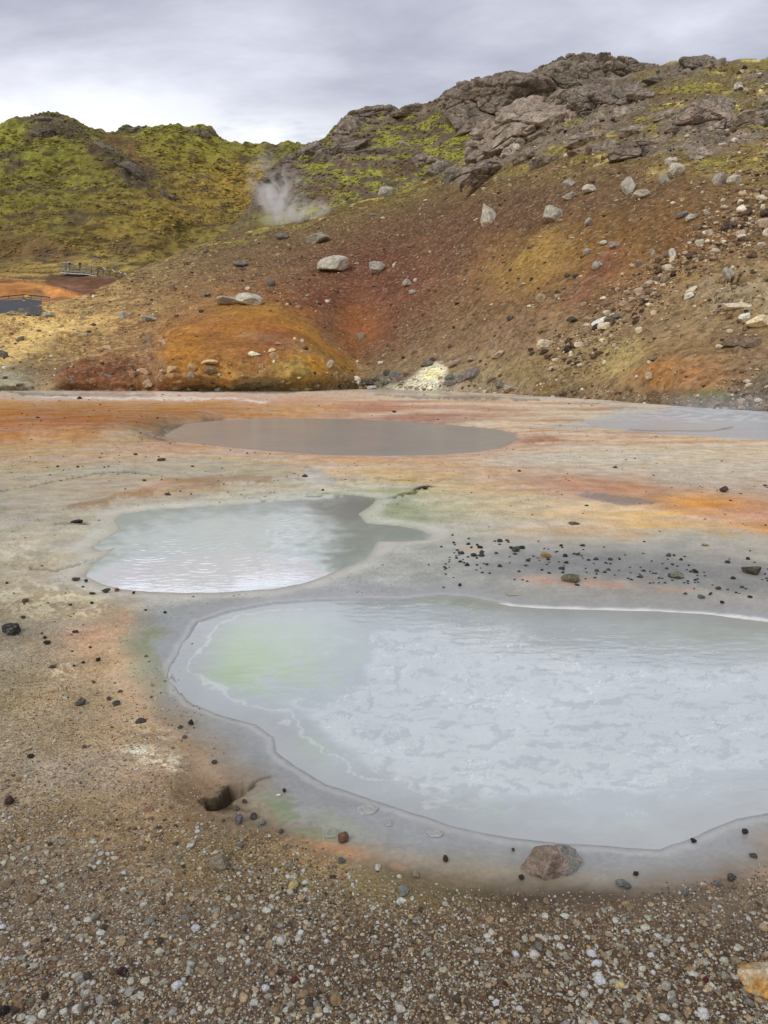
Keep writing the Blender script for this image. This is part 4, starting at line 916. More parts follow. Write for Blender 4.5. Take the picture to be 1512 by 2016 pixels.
rings = [(*G(345, 1058), 1.9, 0.55), (*G(400, 1118), 0.5, 0.5), (*G(540, 1020), 0.9, 0.6), (*G(630, 1008), 0.5, 0.8), (*G(570, 1050), 0.6, 0.6), (*G(480, 1000), 0.6, 0.6), (*G(430, 1085), 0.8, 0.5), (*G(300, 1088), 0.6, 0.4), (*G(600, 1085), 0.6, 0.5)]
water('near', 'pool', mat_water('milky pool water', 2.3, 0.05, (), 0.10, 7, 0.012), pw_near, (2.4, 2.4))
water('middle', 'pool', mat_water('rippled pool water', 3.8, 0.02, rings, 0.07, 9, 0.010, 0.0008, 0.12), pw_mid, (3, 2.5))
water('far', 'pool', mat_water('brown mud water', 1.16, 0.14, (), 0.06, 1.2, 0.01), pw_far, (5, 1.5))
water('right', 'pool', mat_water('steaming spring water', 1.25, 0.2, (), 0.5, 5, 0.03), pw_right, (5, 1.2))

# ------------------------------------------------------------------ stones
VARI = [polytope(3, int(10 + s % 6), 100 + s, 0.07, 0.6, 0.95, 2.4) for s in range(12)]
VMESH = [mesh('stone', V, F, M_ROCK, None, True) for V, F in VARI]
ROUND = [mesh('stone', *polytope(3, 11, 200 + s, 0.05, 0.66, 0.97, 2.0, 0.02), M_PEB1, None, True) for s in range(8)]
CLODM = [mesh('clod', *polytope(2, 9, 300 + s, 0.06, 0.55, 0.9, 2.4), M_CLOD, None, False) for s in range(8)]
FLATM = [mesh('stone', *polytope(3, 9, 400 + s, 0.06, 0.55, 0.9, 2.0), M_CLOD, None, True) for s in range(5)]
def put(name, P, half, rgb, label, cat, group=None, me=None, rz=None, tilt=0.0, sink=0.35, seed=0):
    o = link(name, me); s = random.Random(seed)
    o.location = (P[0], P[1], P[2] + half[2] * (1 - 2 * sink)); o.scale = half
    o.rotation_euler = (s.uniform(-.15, .15), tilt, s.uniform(-.5, .5) if rz is None else rz)
    o.color = (*own(lin(rgb) * (1.6 if P[1] > 22 else 1.25), 0.8), 1)
    return tag(o, label, cat, group)
def fine(seed, planes=13, sub=5, rough=0.09, mat=None, lo=0.6, soft=0.0):
    V, F = polytope(sub, planes, seed, rough, lo, 0.95, 2.2, soft)
    V = V * (1 + 0.04 * fbm(V * 7, 4, seed % 40, ridged=True))[:, None]
    return mesh('stone', V, F, mat or M_ROCK, None, True)
GREY = (150, 143, 132); LG = (172, 165, 152); DG = (104, 98, 92); BRN = (120, 100, 82); CREAM = (206, 190, 162); TAN = (172, 142, 100); DK = (70, 64, 58)
# u, v, width, height (picture px of the full photograph), tint, label, tilt
HS = [
 (655, 521, 62, 30, LG, 'long slanting lichen-grey boulder above the red hollow of the slope', -0.25),
 (742, 527, 40, 21, GREY, 'flat grey boulder at the top edge of the red hollow', 0.1),
 (492, 590, 54, 24, LG, 'larger pale grey boulder of the pair on the crest of the ochre mound', 0.1),
 (446, 593, 50, 18, GREY, 'lower rounded grey boulder of the pair on the crest of the ochre mound', 0),
 (625, 469, 44, 19, GREY, 'grey boulder lying along the slope just below the steam vent', -0.2),
 (960, 425, 34, 44, LG, 'tall ragged pale grey rock standing on the upper brown slope', -0.3),
 (1085, 422, 44, 32, GREY, 'squarish grey boulder alone on the upper brown slope', 0),
 (1238, 367, 30, 34, GREY, 'upright pointed grey boulder below the outcrops', 0),
 (1265, 383, 36, 13, LG, 'thin flat pale slab beside the upright pointed boulder', 0.05),
 (1306, 354, 18, 26, GREY, 'narrow upright stone leaning on its larger neighbour below the right outcrop', -0.2),
 (1328, 338, 32, 28, LG, 'broken pale boulder above the narrow upright stone', 0.1),
 (1416, 352, 28, 26, GREY, 'ragged grey boulder in straw grass under the right slabs', -0.3),
 (1446, 356, 28, 18, LG, 'smooth pale boulder in straw grass under the right slabs', 0),
 (1120, 386, 26, 14, LG, 'flat pale stone left of the upright boulder, lowest of a row of three', -0.2),
 (1160, 373, 28, 17, LG, 'pale cracked stone in the middle of a row of three on the upper slope', 0),
 (1118, 363, 24, 18, GREY, 'grey stone behind the flat pale stone on the upper slope', -0.2),
 (759, 378, 32, 22, GREY, 'angular grey block on the skyline edge of the brown slope, steam to its left', -0.3),
 (533, 557, 17, 17, DG, 'small cube-like grey stone uphill of the ochre mound', 0),
 (340, 566, 15, 15, (128, 100, 80), 'brownish stone standing in dry tufts at the upper left', 0),
 (473, 520, 28, 12, DG, 'low dark grey stone on the upper left of the slope', -0.1),
 (555, 465, 25, 13, DG, 'dark grey stone below the edge of the mossy ground', -0.2),
 (801, 556, 18, 15, GREY, 'small grey boulder right of the red hollow', 0),
 (812, 575, 17, 9, GREY, 'flat grey stone just under the small boulder right of the red hollow', 0),
 (1159, 438, 19, 16, GREY, 'stubby grey stone right of the squarish boulder', 0),
 (1177, 522, 22, 16, GREY, 'slanting grey stone above the pink stain', -0.4),
 (1208, 480, 26, 15, (140, 126, 116), 'mauve grey boulder high on the ochre stain', 0),
 (1188, 479, 16, 10, LG, 'pale stone touching the mauve grey boulder', 0),
 (1157, 495, 20, 13, GREY, 'stone with a white top below the mauve grey boulder', 0),
 (1117, 542, 12, 9, DK, 'left of two small dark stones on the yellow stain', 0),
 (1132, 543, 11, 8, DK, 'right of two small dark stones on the yellow stain', 0),
 (1258, 519, 14, 11, DG, 'lone dark grey stone at the edge of the scree streak', 0),
 (1325, 500, 15, 22, LG, 'tall slim pale stone in the upper scree streak', -0.4),
 (1286, 498, 9, 14, GREY, 'short upright grey stone in the upper scree streak', 0),
 (1340, 424, 24, 12, DG, 'dark grey stone with a pale companion on the rust brown slope', -0.3),
 (1362, 428, 24, 13, LG, 'pale slanting stone beside a dark one on the rust brown slope', -0.5),
 (1390, 421, 13, 10, GREY, 'little grey stone right of the dark and pale pair', 0),
 (1178, 635, 38, 16, (226, 216, 196), 'biggest white rock in the scree streak', -0.5),
 (1192, 641, 30, 13, CREAM, 'cream rock below the biggest white rock', -0.15),
 (1128, 628, 24, 12, DK, 'flat black rock left of the white rocks', 0.05),
 (1214, 622, 20, 14, DG, 'dark rock right of the white rocks in the scree', 0),
 (1363, 568, 27, 11, CREAM, 'upper of two cream slivers right of the scree streak', -0.4),
 (1355, 583, 20, 12, (222, 210, 190), 'lower of two cream slivers right of the scree streak', -0.4),
 (1259, 650, 17, 12, CREAM, 'cream block on bare soil below the scree streak', 0),
 (1494, 634, 46, 24, (214, 186, 146), 'large warm cream boulder at the right edge', 0),
 (1467, 623, 24, 13, (220, 210, 190), 'white stone left of the large warm cream boulder', -0.2),
 (1433, 538, 21, 26, GREY, 'pointed grey rock on top of the pale ledges at the right', -0.3),
 (1447, 602, 54, 12, (198, 182, 156), 'long pale slab under the ledges at the right', -0.05),
 (1476, 672, 34, 20, BRN, 'right of two rounded brown rocks set in the lower right bank', 0),
 (1442, 676, 36, 20, (112, 90, 72), 'left of two rounded brown rocks set in the lower right bank', 0.1),
 (1414, 681, 15, 8, CREAM, 'white chip left of the rounded brown rocks', -0.2),
 (1064, 588, 20, 17, (156, 134, 108), 'tan rock with a hollow face in the middle of the slope', -0.5),
 (1098, 584, 12, 9, GREY, 'small grey stone right of the tan hollow rock', 0),
 (1005, 625, 16, 10, DK, 'flat dark stone lying alone on the grey brown slope', 0),
 (1071, 625, 10, 7, BRN, 'little brown stone on the grey brown slope', 0),
 (1068, 678, 38, 20, (196, 178, 150), 'pale dusty boulder half buried low on the slope', 0),
 (1277, 741, 20, 15, (176, 152, 120), 'tan stone beside the orange stain', 0),
 (1283, 706, 22, 10, (122, 98, 78), 'flat brown stone above the orange stain', 0),
 (1253, 742, 9, 6, CREAM, 'tiny cream stone left of the tan stone by the orange stain', 0),
 (910, 741, 28, 20, (132, 122, 116), 'round grey boulder at the slope foot right of the white mound', 0),
 (930, 735, 30, 25, (118, 108, 104), 'big dark grey boulder leaning on the round one at the slope foot', 0.5),
 (892, 715, 26, 16, (150, 128, 112), 'reddish rock above the boulders right of the white mound', 0),
 (852, 708, 15, 9, (72, 58, 52), 'dark red brown stone behind the top of the white mound', 0),
 (840, 716, 26, 13, DG, 'grey rock at the back of the white mound', -0.3),
 (980, 698, 27, 13, (170, 154, 134), 'smooth tan grey rock a little up the slope', -0.3),
 (928, 704, 20, 11, (150, 130, 112), 'pale stone over a brown one up from the round boulder', 0),
 (1003, 762, 27, 15, (150, 138, 126), 'pale boulder at the pool flat right of the boulder pair', 0),
 (885, 742, 26, 12, (96, 104, 92), 'flat greenish grey rock touching the white mound', 0),
 (888, 754, 26, 12, (100, 92, 86), 'grey slab in front of the greenish rock', 0),
 (966, 745, 20, 13, (136, 120, 102), 'squat brownish rock between boulder pair and pale boulder', 0),
 (985, 758, 20, 15, DG, 'dark tilted rock beside the pale boulder on the flat', 0.4),
 (777, 737, 24, 18, (112, 106, 106), 'blue grey rock left of the white mound', 0.3),
 (760, 733, 14, 15, (82, 74, 68), 'dark upright stone left of the blue grey rock', 0),
 (799, 735, 16, 10, (124, 92, 72), 'rusty stone between blue grey rock and white mound', 0),
 (740, 747, 14, 9, (84, 78, 74), 'dark stone at the left end of the rubble by the white mound', 0),
 (725, 752, 26, 13, (72, 66, 62), 'long black stone left of the white mound', 0.2),
 (704, 747, 18, 15, (196, 190, 180), 'whitish stone at the right foot of the ochre mound', 0.5),
 (733, 763, 18, 8, (176, 176, 172), 'pale flat stone at the edge of the flat by the rubble', 0),
 (749, 715, 12, 9, (190, 180, 164), 'light stone on bare slope above the rubble', 0),
 (757, 752, 20, 10, (100, 102, 98), 'greenish grey stone in the rubble left of the white mound', 0),
 (650, 719, 14, 20, (164, 148, 122), 'upper grey stone perched on the right spur of the ochre mound', 0.5),
 (660, 738, 18, 21, (140, 116, 78), 'lower brown block perched on the right spur of the ochre mound', 0.1),
 (501, 697, 24, 10, (226, 204, 166), 'flat white stone on the face of the ochre mound', 0.2),
 (534, 690, 18, 8, (218, 192, 132), 'flat cream stone at the top of the pile on the ochre mound', -0.2),
 (552, 686, 16, 9, (146, 116, 70), 'brown stone right of the flat cream stone on the ochre mound', 0),
 (547, 677, 14, 7, (178, 136, 74), 'ochre stone crowning the pile on the mound', 0),
 (540, 700, 20, 14, (160, 132, 86), 'thick tan stone below the flat cream stone', 0),
 (539, 712, 8, 8, (214, 204, 186), 'white chip under the pile on the ochre mound', 0),
 (516, 722, 15, 12, (156, 118, 72), 'rounded stone left of the pile on the ochre mound', 0),
 (557, 748, 14, 10, (150, 126, 90), 'left stone of a small heap low on the ochre mound', 0),
 (568, 751, 14, 9, (162, 140, 108), 'right stone of a small heap low on the ochre mound', 0),
 (412, 714, 46, 9, (206, 178, 130), 'long cream slab jutting from the ochre mound', -0.08),
 (414, 729, 26, 20, (122, 96, 58), 'dark block under the long cream slab', 0),
 (379, 724, 20, 18, (170, 132, 76), 'ochre block left of the cream slab', 0),
 (376, 738, 16, 14, (128, 122, 104), 'grey rock below the ochre block', 0),
 (429, 764, 20, 13, (188, 194, 190), 'bluish white rock at the foot of the ochre mound', 0),
 (579, 765, 18, 9, (172, 154, 112), 'sandy stone at the foot of the ochre mound', 0),
 (603, 766, 13, 7, (176, 162, 140), 'pale stone at the foot of the ochre mound', 0),
 (621, 757, 16, 11, (150, 130, 104), 'brown grey stone above the foot of the ochre mound', 0),
 (668, 758, 13, 11, (72, 58, 44), 'dark pointed stone at the right foot of the ochre mound', 0),
 (651, 766, 14, 8, (170, 146, 98), 'tan stone left of the dark pointed stone', 0),
 (596, 671, 9, 9, (166, 160, 144), 'single grey stone high on the ochre mound', 0),
 (291, 755, 28, 18, (160, 132, 104), 'rounded tan boulder at the foot of the red mound', 0),
 (262, 736, 17, 14, (152, 112, 80), 'rusty boulder in the face of the red mound', 0.2),
 (284, 730, 24, 10, (168, 130, 92), 'flat tan rock beside the rusty boulder', 0.4),
 (338, 727, 19, 14, (178, 140, 88), 'ochre boulder in the gully between the mounds', 0),
 (348, 748, 26, 12, (178, 142, 90), 'larger ochre boulder lower in the gully between the mounds', -0.2),
 (347, 760, 21, 14, (158, 140, 106), 'sandy round boulder at the mouth of the gully', 0),
 (336, 739, 14, 10, (164, 128, 80), 'small ochre stone in the gully between the mounds', 0),
 (373, 765, 12, 8, (196, 190, 176), 'white stone at the mouth of the gully', 0),
 (4, 697, 22, 16, (92, 88, 84), 'dark grey rock in dry grass at the left edge', 0),
 (211, 683, 20, 12, (176, 150, 118), 'pale tan rock on top of the red mound', 0),
 (320, 673, 22, 13, (182, 140, 98), 'orange tan rock on the shoulder of the red mound', 0.2),
 (168, 658, 14, 8, (150, 144, 116), 'small lichen stone in dry grass', 0),
 (294, 628, 36, 12, GREY, 'low flat grey boulder above the red mound', 0),
 (242, 621, 15, 16, (152, 152, 150), 'upright grey stone left of the low flat boulder', 0),
 (96, 621, 24, 13, (138, 140, 138), 'grey rock in straw grass at the upper left', 0),
 (408, 580, 20, 9, DG, 'dark low stone left of the boulder pair', 0),
]
for k, (u_, v_, w_, h_, rgb, lab, tl) in enumerate(HS):
    p = L1.pt(u_, v_ + h_ * 0.35); s = p[1] / FOC
    me = fine(500 + k, 9 + k % 6, 5 if w_ > 25 else 4) if w_ > 17 else VMESH[k % 12]
    kind = 'boulder' if w_ > 17 else 'stone'
    put(kind, p, (w_ * s * 0.52, w_ * s * 0.42, h_ * s * 0.56), rgb, lab, kind, 'named boulders of the slope' if False else None, me, None, tl, 0.25, k)

# crags and outcrops: one rock mass each
def crag(sheet, u_, v_, w_, h_, tl, seed, label, tint=(110, 100, 88), sub=5, cat='outcrop', name='rock_outcrop', bl=None):
    p = sheet.pt(u_, v_ + h_ * 0.2); s = p[1] / FOC
    if w_ >= 70: sub = 6
    V, F = polytope(sub, 8 + seed % 4, 700 + seed, 0.0, 0.62, 0.95)
    V = V * np.array([w_ * s * 0.56, min(w_, h_ * 2.2) * s * 0.42, h_ * s * 0.66])
    n = V / (np.linalg.norm(V, axis=1)[:, None] + 1e-9)
    b = bl or max(0.5, 0.45 * h_ * s)
    d = 0.30 * b * blocks(V + seed * 7.1, b * 1.7, seed % 23, (0.6, 1, 1.5), -tl, 0.07) + 0.10 * b * blocks(V + seed * 3.3, b * 0.55, seed % 19, (0.8, 1, 1.2), -tl, 0.14)
    d += 0.03 * b * blocks(V + seed * 5.7, b * 0.24, seed % 17, (0.7, 1, 1.5), -tl, 0.2) + 0.04 * b * fbm(V * 2.2 / b * 2, 4, seed % 31)
    V = V + n * d[:, None]
    c_, s_ = math.cos(-tl), math.sin(-tl)
    x = V[:, 0] * c_ + V[:, 2] * s_; z = -V[:, 0] * s_ + V[:, 2] * c_; V = np.stack([x, V[:, 1], z], -1)
    nn = fbm(V * 0.9 + seed, 5, 9); n2 = fbm(V * 0.35 + seed, 3, 12)
    c = lin(tint) * (1 + 0.5 * nn[:, None]) * GAIN1 * 1.3
    pk = sstep(0.1, 0.3, n2)[:, None]; c = c * (1 - 0.5 * pk) + lin((130, 108, 98)) * GAIN1 * 0.5 * pk
    me = mesh(name, V, F, M_CRAG, own(c, 0.8), sub < 6)
    o = link(name, me); o.location = (p[0], p[1] + 0.25 * min(w_, h_ * 2) * s * 0.4, p[2] - 0.02 * h_ * s)
    return tag(o, label, cat)
PALE = (150, 142, 132); PINK = (120, 107, 96)
CR = [
 (L1, 1034, 236, 215, 96, 0.42, 'long cliff rising up to the right in the middle of the outcrops', PINK, 6),
 (L1, 968, 268, 90, 60, 0.5, 'lower left end of the long cliff', PINK, 5),
 (L1, 1112, 204, 110, 50, 0.3, 'slab bridging the long cliff and the twin blocks', None, 5),
 (L1, 1165, 197, 78, 62, 0.35, 'left of the twin dark blocks over the shadowed hollow', (104, 93, 84), 6),
 (L1, 1226, 187, 70, 50, 0.05, 'right of the twin dark blocks over the shadowed hollow', (104, 94, 86), 6),
 (L1, 1268, 186, 56, 18, -0.05, 'thin overhanging ledge right of the twin blocks', (106, 96, 86), 5),
 (L1, 1220, 224, 38, 27, 0, 'rounded boulder under the twin blocks', PINK, 5),
 (L1, 1181, 232, 40, 22, 0.3, 'flat boulder left of the rounded one under the twin blocks', None, 5),
 (L1, 1127, 230, 34, 28, 0.5, 'pinkish boulder at the end of the long cliff', (134, 116, 106), 5),
 (L1, 1181, 162, 30, 19, 0, 'dark perched rock above the twin blocks', (82, 74, 68), 5),
 (L1, 1299, 157, 54, 12, -0.03, 'thin dark flat rock near the skyline', (92, 84, 76), 5),
 (L1, 1451, 173, 24, 18, 0, 'light grey rock alone on the mossy shoulder', PALE, 5),
 (L1, 1376, 228, 135, 56, 0.5, 'great tilted slab, left one of the right outcrop', PINK, 6),
 (L1, 1428, 246, 130, 48, 0.2, 'lower slab of the right outcrop with an undercut foot', PINK, 6),
 (L1, 1500, 230, 84, 52, 0.25, 'pinkish outcrop beside the lower slab at the right edge of the slope', PINK, 5),
 (L1, 1405, 206, 70, 30, 0.1, 'back slab on top of the right outcrop', None, 5),
 (L1, 1163, 268, 116, 22, 0.12, 'long low ledge in the moss below the twin blocks', PINK, 5),
 (L1, 1252, 256, 54, 20, 0.1, 'low rock at the right end of the long ledge', PINK, 5),
 (L1, 1264, 288, 112, 40, 0.15, 'broad outcrop in the mossy band below the ledges', (110, 98, 88), 5),
 (L1, 1183, 290, 56, 27, 0.2, 'grey outcrop left of the broad one in the moss', None, 5),
 (L1, 1386, 302, 50, 33, -0.2, 'triangular boulder under the right outcrop', PINK, 5),
 (L1, 1325, 317, 28, 15, 0, 'small grey boulder left of the triangular one', PALE, 5),
 (L1, 1310, 228, 40, 22, 0.3, 'cracked rock left of the great tilted slab', None, 5),
 (L1, 1034, 308, 42, 26, 0.2, 'dark boulder in the cluster at the lower end of the cliff', (98, 88, 80), 5),
 (L1, 1008, 292, 38, 20, 0.5, 'light slab leaning in the cluster at the lower end of the cliff', PALE, 5),
 (L1, 1070, 316, 58, 26, 0.3, 'long dark boulder right of the cluster', (94, 84, 74), 5),
 (L1, 973, 292, 44, 22, 0.3, 'grey boulder on the left of the cluster', None, 5),
 (L1, 944, 304, 52, 26, 0.2, 'flat topped rock at the far left of the cluster', (120, 110, 100), 5),
 (L1, 966, 330, 112, 38, 0.2, 'wide jointed outcrop on the edge of the brown slope', (108, 98, 88), 5),
 (L1, 898, 342, 54, 34, 0.15, 'rounded outcrop at the left end of the slope edge', (104, 96, 86), 5),
 (L1, 1140, 296, 40, 16, 0.2, 'low grey rock in straw coloured moss', None, 5),
 (L1, 1372, 122, 64, 20, 0, 'blocky rocks crowning the right skyline', (100, 92, 84), 5),
 (L2, 985, 190, 190, 86, 0.2, 'big dark cliff below and left of the summit', (102, 91, 82), 6),
 (L2, 912, 196, 80, 60, 0.45, 'left shoulder of the big dark cliff', (100, 90, 82), 5),
 (L2, 1152, 146, 130, 76, 0.1, 'craggy dark block at the summit of the skyline', (98, 88, 78), 6),
 (L2, 1224, 140, 96, 56, -0.2, 'right shoulder of the craggy summit', (98, 88, 78), 5),
 (L2, 1094, 154, 90, 54, 0.3, 'left shoulder of the craggy summit', (100, 90, 80), 5),
 (L2, 1158, 114, 26, 26, 0, 'pointed pinnacle of the summit', (92, 84, 74), 5),
 (L2, 731, 224, 96, 34, 0.1, 'dark crown of the mossy knoll', (100, 90, 80), 5),
 (L2, 682, 248, 60, 48, 0.6, 'steep rock face on the left flank of the mossy knoll', (108, 97, 88), 5),
 (L2, 668, 292, 104, 24, 0.25, 'ledge under the left flank of the knoll', (98, 88, 80), 5),
 (L2, 742, 298, 96, 17, 0, 'long horizontal ledge across the knoll', (94, 84, 76), 5),
 (L2, 797, 283, 34, 13, -0.2, 'small grey rock in bright moss on the knoll', (124, 114, 106), 5),
 (L2, 808, 216, 64, 20, 0.1, 'low dark rocks between knoll and cliff', (98, 88, 80), 5),
 (L2, 838, 316, 52, 20, -0.2, 'sloping rock at the right foot of the knoll', (112, 100, 92), 5),
 (L2, 868, 328, 52, 24, 0.1, 'grey rock at the right foot of the knoll beside the slope edge', (116, 106, 98), 5),
 (L2, 608, 293, 54, 20, 0.5, 'smooth rock on the low left skyline of the knoll', (104, 94, 86), 5),
 (L2, 533, 352, 40, 16, 0.6, 'dark bank of rock left above the steam', (84, 76, 66), 5),
 (L3, 95, 236, 64, 14, 0.05, 'dark crag on the top of the left green hill', (88, 80, 68), 5),
 (L3, 85, 258, 48, 18, 0, 'dark rock band under the top of the left green hill', (78, 70, 60), 5),
 (L3, 208, 292, 48, 22, -0.6, 'upper rock of the dark spur on the green hill', (86, 78, 68), 5),
 (L3, 262, 338, 58, 26, -0.6, 'middle rock of the dark spur on the green hill', (74, 66, 58), 5),
 (L3, 330, 384, 44, 13, -0.4, 'lowest rock of the dark spur on the green hill', (76, 68, 58), 5),
 (L3, 398, 264, 46, 14, -0.4, 'dark crag on the second green hilltop', (86, 80, 64), 5),
 (L3, 258, 256, 26, 8, 0.3, 'little crag at the left end of the second green hilltop', (92, 84, 70), 5),
 (L3, 190, 514, 18, 13, 0, 'brown boulder on the grass behind the boardwalk', (112, 98, 86), 5),
]
for k, (sh, u_, v_, w_, h_, tl, lab, tint, sub) in enumerate(CR):
    crag(sh, u_, v_, w_, h_, tl, 31 + k * 7, lab, tint or (110, 100, 88), sub)

# ---- many stones in one object, by numpy
def joined(name, P, half, rz, col, mat, sub, seeds, smooth=True, flat=False):
    vs = [polytope(sub, 8, 900 + s, 0.05, 0.6, 0.95, 2.0) for s in range(seeds)]
    F = vs[0][1]; n = len(P); nv = len(vs[0][0])
    B = np.stack([v for v, _ in vs])[np.arange(n) % seeds]
    B = B * half[:, None, :]
    c, s = np.cos(rz)[:, None], np.sin(rz)[:, None]
    X = np.stack([B[..., 0] * c - B[..., 1] * s, B[..., 0] * s + B[..., 1] * c, B[..., 2]], -1) + P[:, None, :]
    FF = (F[None] + (np.arange(n) * nv)[:, None, None]).reshape(-1, 3)
    me = mesh(name, X.reshape(-1, 3), FF, mat, np.repeat(own(col, 0.9), nv, 0), smooth)
    return tag(link(name, me), None, None, None, 'stuff')
# scree over the near slope
g = np.random.default_rng(21)
N = 85000
uu = g.uniform(-20, 1540, N); s_ = g.uniform(0, 0.98, N)
jj = np.clip(np.searchsorted(L1.us, uu), 0, len(L1.us) - 1); ii = (s_ * (L1.P.shape[0] - 1)).astype(int)
pp = L1.P[ii, jj]; pu, pv, _ = project(pp)
STREAK = np.array([(1120, 705), (1200, 640), (1290, 560), (1400, 480), (1540, 400)])
ds = polysd(pu, pv, STREAK, False)
fv_ = np.interp(pu, *zip(*foot1))
wt = 0.16 + 1.0 * np.exp(-(ds / 48) ** 2) + 0.9 * sstep(30, 6, fv_ - pv) * sstep(560, 700, pu) + 0.35 * sstep(420, 330, pv) * sstep(800, 1000, pu)
wt += 0.5 * np.exp(-(((pu - 1460) / 80) ** 2 + ((pv - 590) / 60) ** 2)) + 0.4 * sstep(1380, 1500, pu) * sstep(690, 760, pv)
wt *= 1 - 0.75 * sstep(-5, 15, polysd(pu, pv, MOUND)) * sstep(735, 700, pv)
wt *= 1 - 0.6 * np.exp(-(((pu - 700) / 80) ** 2 + ((pv - 640) / 90) ** 2)) 
wt *= np.where((pu < 380) & (pv > 600), 0.5, 1)
keep = g.uniform(0, 1.3, N) < wt
pp, pu, pv = pp[keep], pu[keep], pv[keep]
n = len(pp); sz = (1.1 + 1.5 * g.pareto(2.4, n)).clip(1.1, 9) * (1 + 0.8 * np.exp(-(polysd(pu, pv, STREAK, False) / 55) ** 2) + 0.5 * sstep(1350, 1480, pu)) * pp[:, 1] / FOC
PAL1 = lin([(120, 98, 78), (150, 128, 102), (182, 162, 134), (214, 200, 176), (92, 72, 56), (132, 96, 70), (70, 58, 48)])
ci = g.choice(7, n, p=[.16, .20, .20, .14, .16, .05, .09]); col = PAL1[ci] * g.uniform(0.8, 1.2, (n, 1)) * 1.3
big = np.argsort(-sz)[:190]
small = np.setdiff1d(np.arange(n), big)
half = np.stack([sz, sz * 0.8, sz * g.uniform(0.45, 0.85, n)], -1) * 0.62
P2 = pp + np.stack([0 * sz, 0 * sz, half[:, 2] * 0.4], -1)
joined('scree', P2[small], half[small], g.uniform(-1, 1, len(small)), col[small], M_SCREE, 1, 12, False)
def zone(a, b):
    if polysd(np.array([a]), np.array([b]), STREAK, False)[0] < 60: return 'small stone in the scree streak running down the right of the slope', 'stones of the scree streak'
    if b < 420: return 'small stone below the outcrops on the upper slope', 'stones of the upper slope'
    if b > 700: return 'small stone in the rubble along the foot of the slope', 'stones along the slope foot'
    if a > 1300: return 'small stone on the bare soil right of the scree streak', 'stones of the right bank'
    if a < 420: return 'small stone among the dry grass tufts at the left', 'stones in the dry grass'
    return 'small stone lying loose on the middle of the brown slope', 'stones of the middle slope'
for k, i in enumerate(big):
    lab, grp = zone(pu[i], pv[i]); o = link('stone', VMESH[k % 12])
    o.location = P2[i]; o.scale = half[i] * 1.05; o.rotation_euler = (0, 0, g.uniform(-1, 1)); o.color = (*np.clip(col[i], 0, 1), 1); tag(o, lab, 'stone', grp)

def rubble(sheet, RM, N, seed, lo, hi, tint):
    g = np.random.default_rng(seed); nr, nc = sheet.P.shape[:2]; R_ = RM.reshape(nr, nc)
    jj = g.integers(0, nc, N); ii = (g.uniform(0.02, 1, N) * (nr - 1)).astype(int); k = g.uniform(0, 1, N) < R_[ii, jj] * 0.9 + 0.03
    pp = sheet.P[ii[k], jj[k]]; n = len(pp); sz = np.minimum(lo * (1 + g.pareto(2.2, n)), hi) * pp[:, 1] / FOC * 0.5
    half = np.stack([sz, sz * 0.8, sz * g.uniform(0.45, 0.9, n)], -1)
    joined('rubble', pp - np.array([0, 0, 0.1]) * sz[:, None], half, g.uniform(-1, 1, n), lin(tint) * GAIN1 * g.uniform(0.6, 1.35, (n, 1)), M_SCREE, 2, 14, False)
rubble(L1, RM1, 7000, 71, 4, 24, (128, 116, 104)); rubble(L2, RM2, 5000, 72, 4, 18, (116, 104, 92)); rubble(L3, RM3, 3500, 73, 3, 12, (84, 76, 64))
# ---- dry grass
def blades(name, roots, hgt, nb, cols, seed, spread=0.35, wid=0.06):
    g = np.random.default_rng(seed); n = len(roots); m = n * nb
    r = np.repeat(roots, nb, 0); h = np.repeat(hgt, nb) * g.uniform(0.5, 1.1, m)
    a = g.uniform(0, 2 * np.pi, m); ln = g.uniform(0.1, 0.9, m) * h
    base = r + np.stack([np.cos(a), np.sin(a), 0 * a], -1) * (g.uniform(0, spread, m) * np.repeat(hgt, nb))[:, None]
    tip = base + np.stack([np.cos(a) * ln, np.sin(a) * ln, h * np.sqrt(np.clip(1 - (ln / h) ** 2 * 0.7, 0.15, 1))], -1)
    t = np.stack([-np.sin(a + 0.6), np.cos(a + 0.6), 0 * a], -1) * (wid * np.repeat(hgt, nb))[:, None]
    V = np.stack([base - t, base + t, tip], 1).reshape(-1, 3); F = np.arange(m * 3).reshape(-1, 3)
    c = np.repeat(np.repeat(cols, nb, 0) * g.uniform(0.75, 1.25, (m, 1)), 3, 0)
    return tag(link(name, mesh(name, V, F, M_GRASS, c, False)), None, None, None, 'stuff')
N = 9000
uu = g.uniform(-20, 1535, N); s_ = g.uniform(0, 0.985, N)
jj = np.clip(np.searchsorted(L1.us, uu), 0, len(L1.us) - 1); ii = (s_ * (L1.P.shape[0] - 1)).astype(int)
pp = L1.P[ii, jj]; pu, pv, _ = project(pp)
nz = fbm(pp * np.array([0.25, 0.2, 0.6]), 4, 151)
wt = sstep(430, 120, pu + 0.5 * (pv - 620)) * sstep(735, 650, pv) * sstep(-0.2, 0.15, nz) + 0.5 * sstep(700, 400, pu) * sstep(600, 520, pv) * sstep(-0.1, 0.2, nz) * 0.8
wt += 0.5 * sstep(1300, 1500, pu) * sstep(480, 330, pv) * sstep(0, 0.2, nz)
keep = g.uniform(0, 1, N) < wt; pp = pp[keep]; pu = pu[keep]
hg = g.uniform(0.16, 0.42, len(pp)); 
pc = own(lin([(214, 186, 132), (190, 158, 108), (172, 142, 98), (226, 202, 152)])[g.integers(0, 4, len(pp))] * 1.35)
blades('dry_grass', pp, hg, 22, pc, 5)

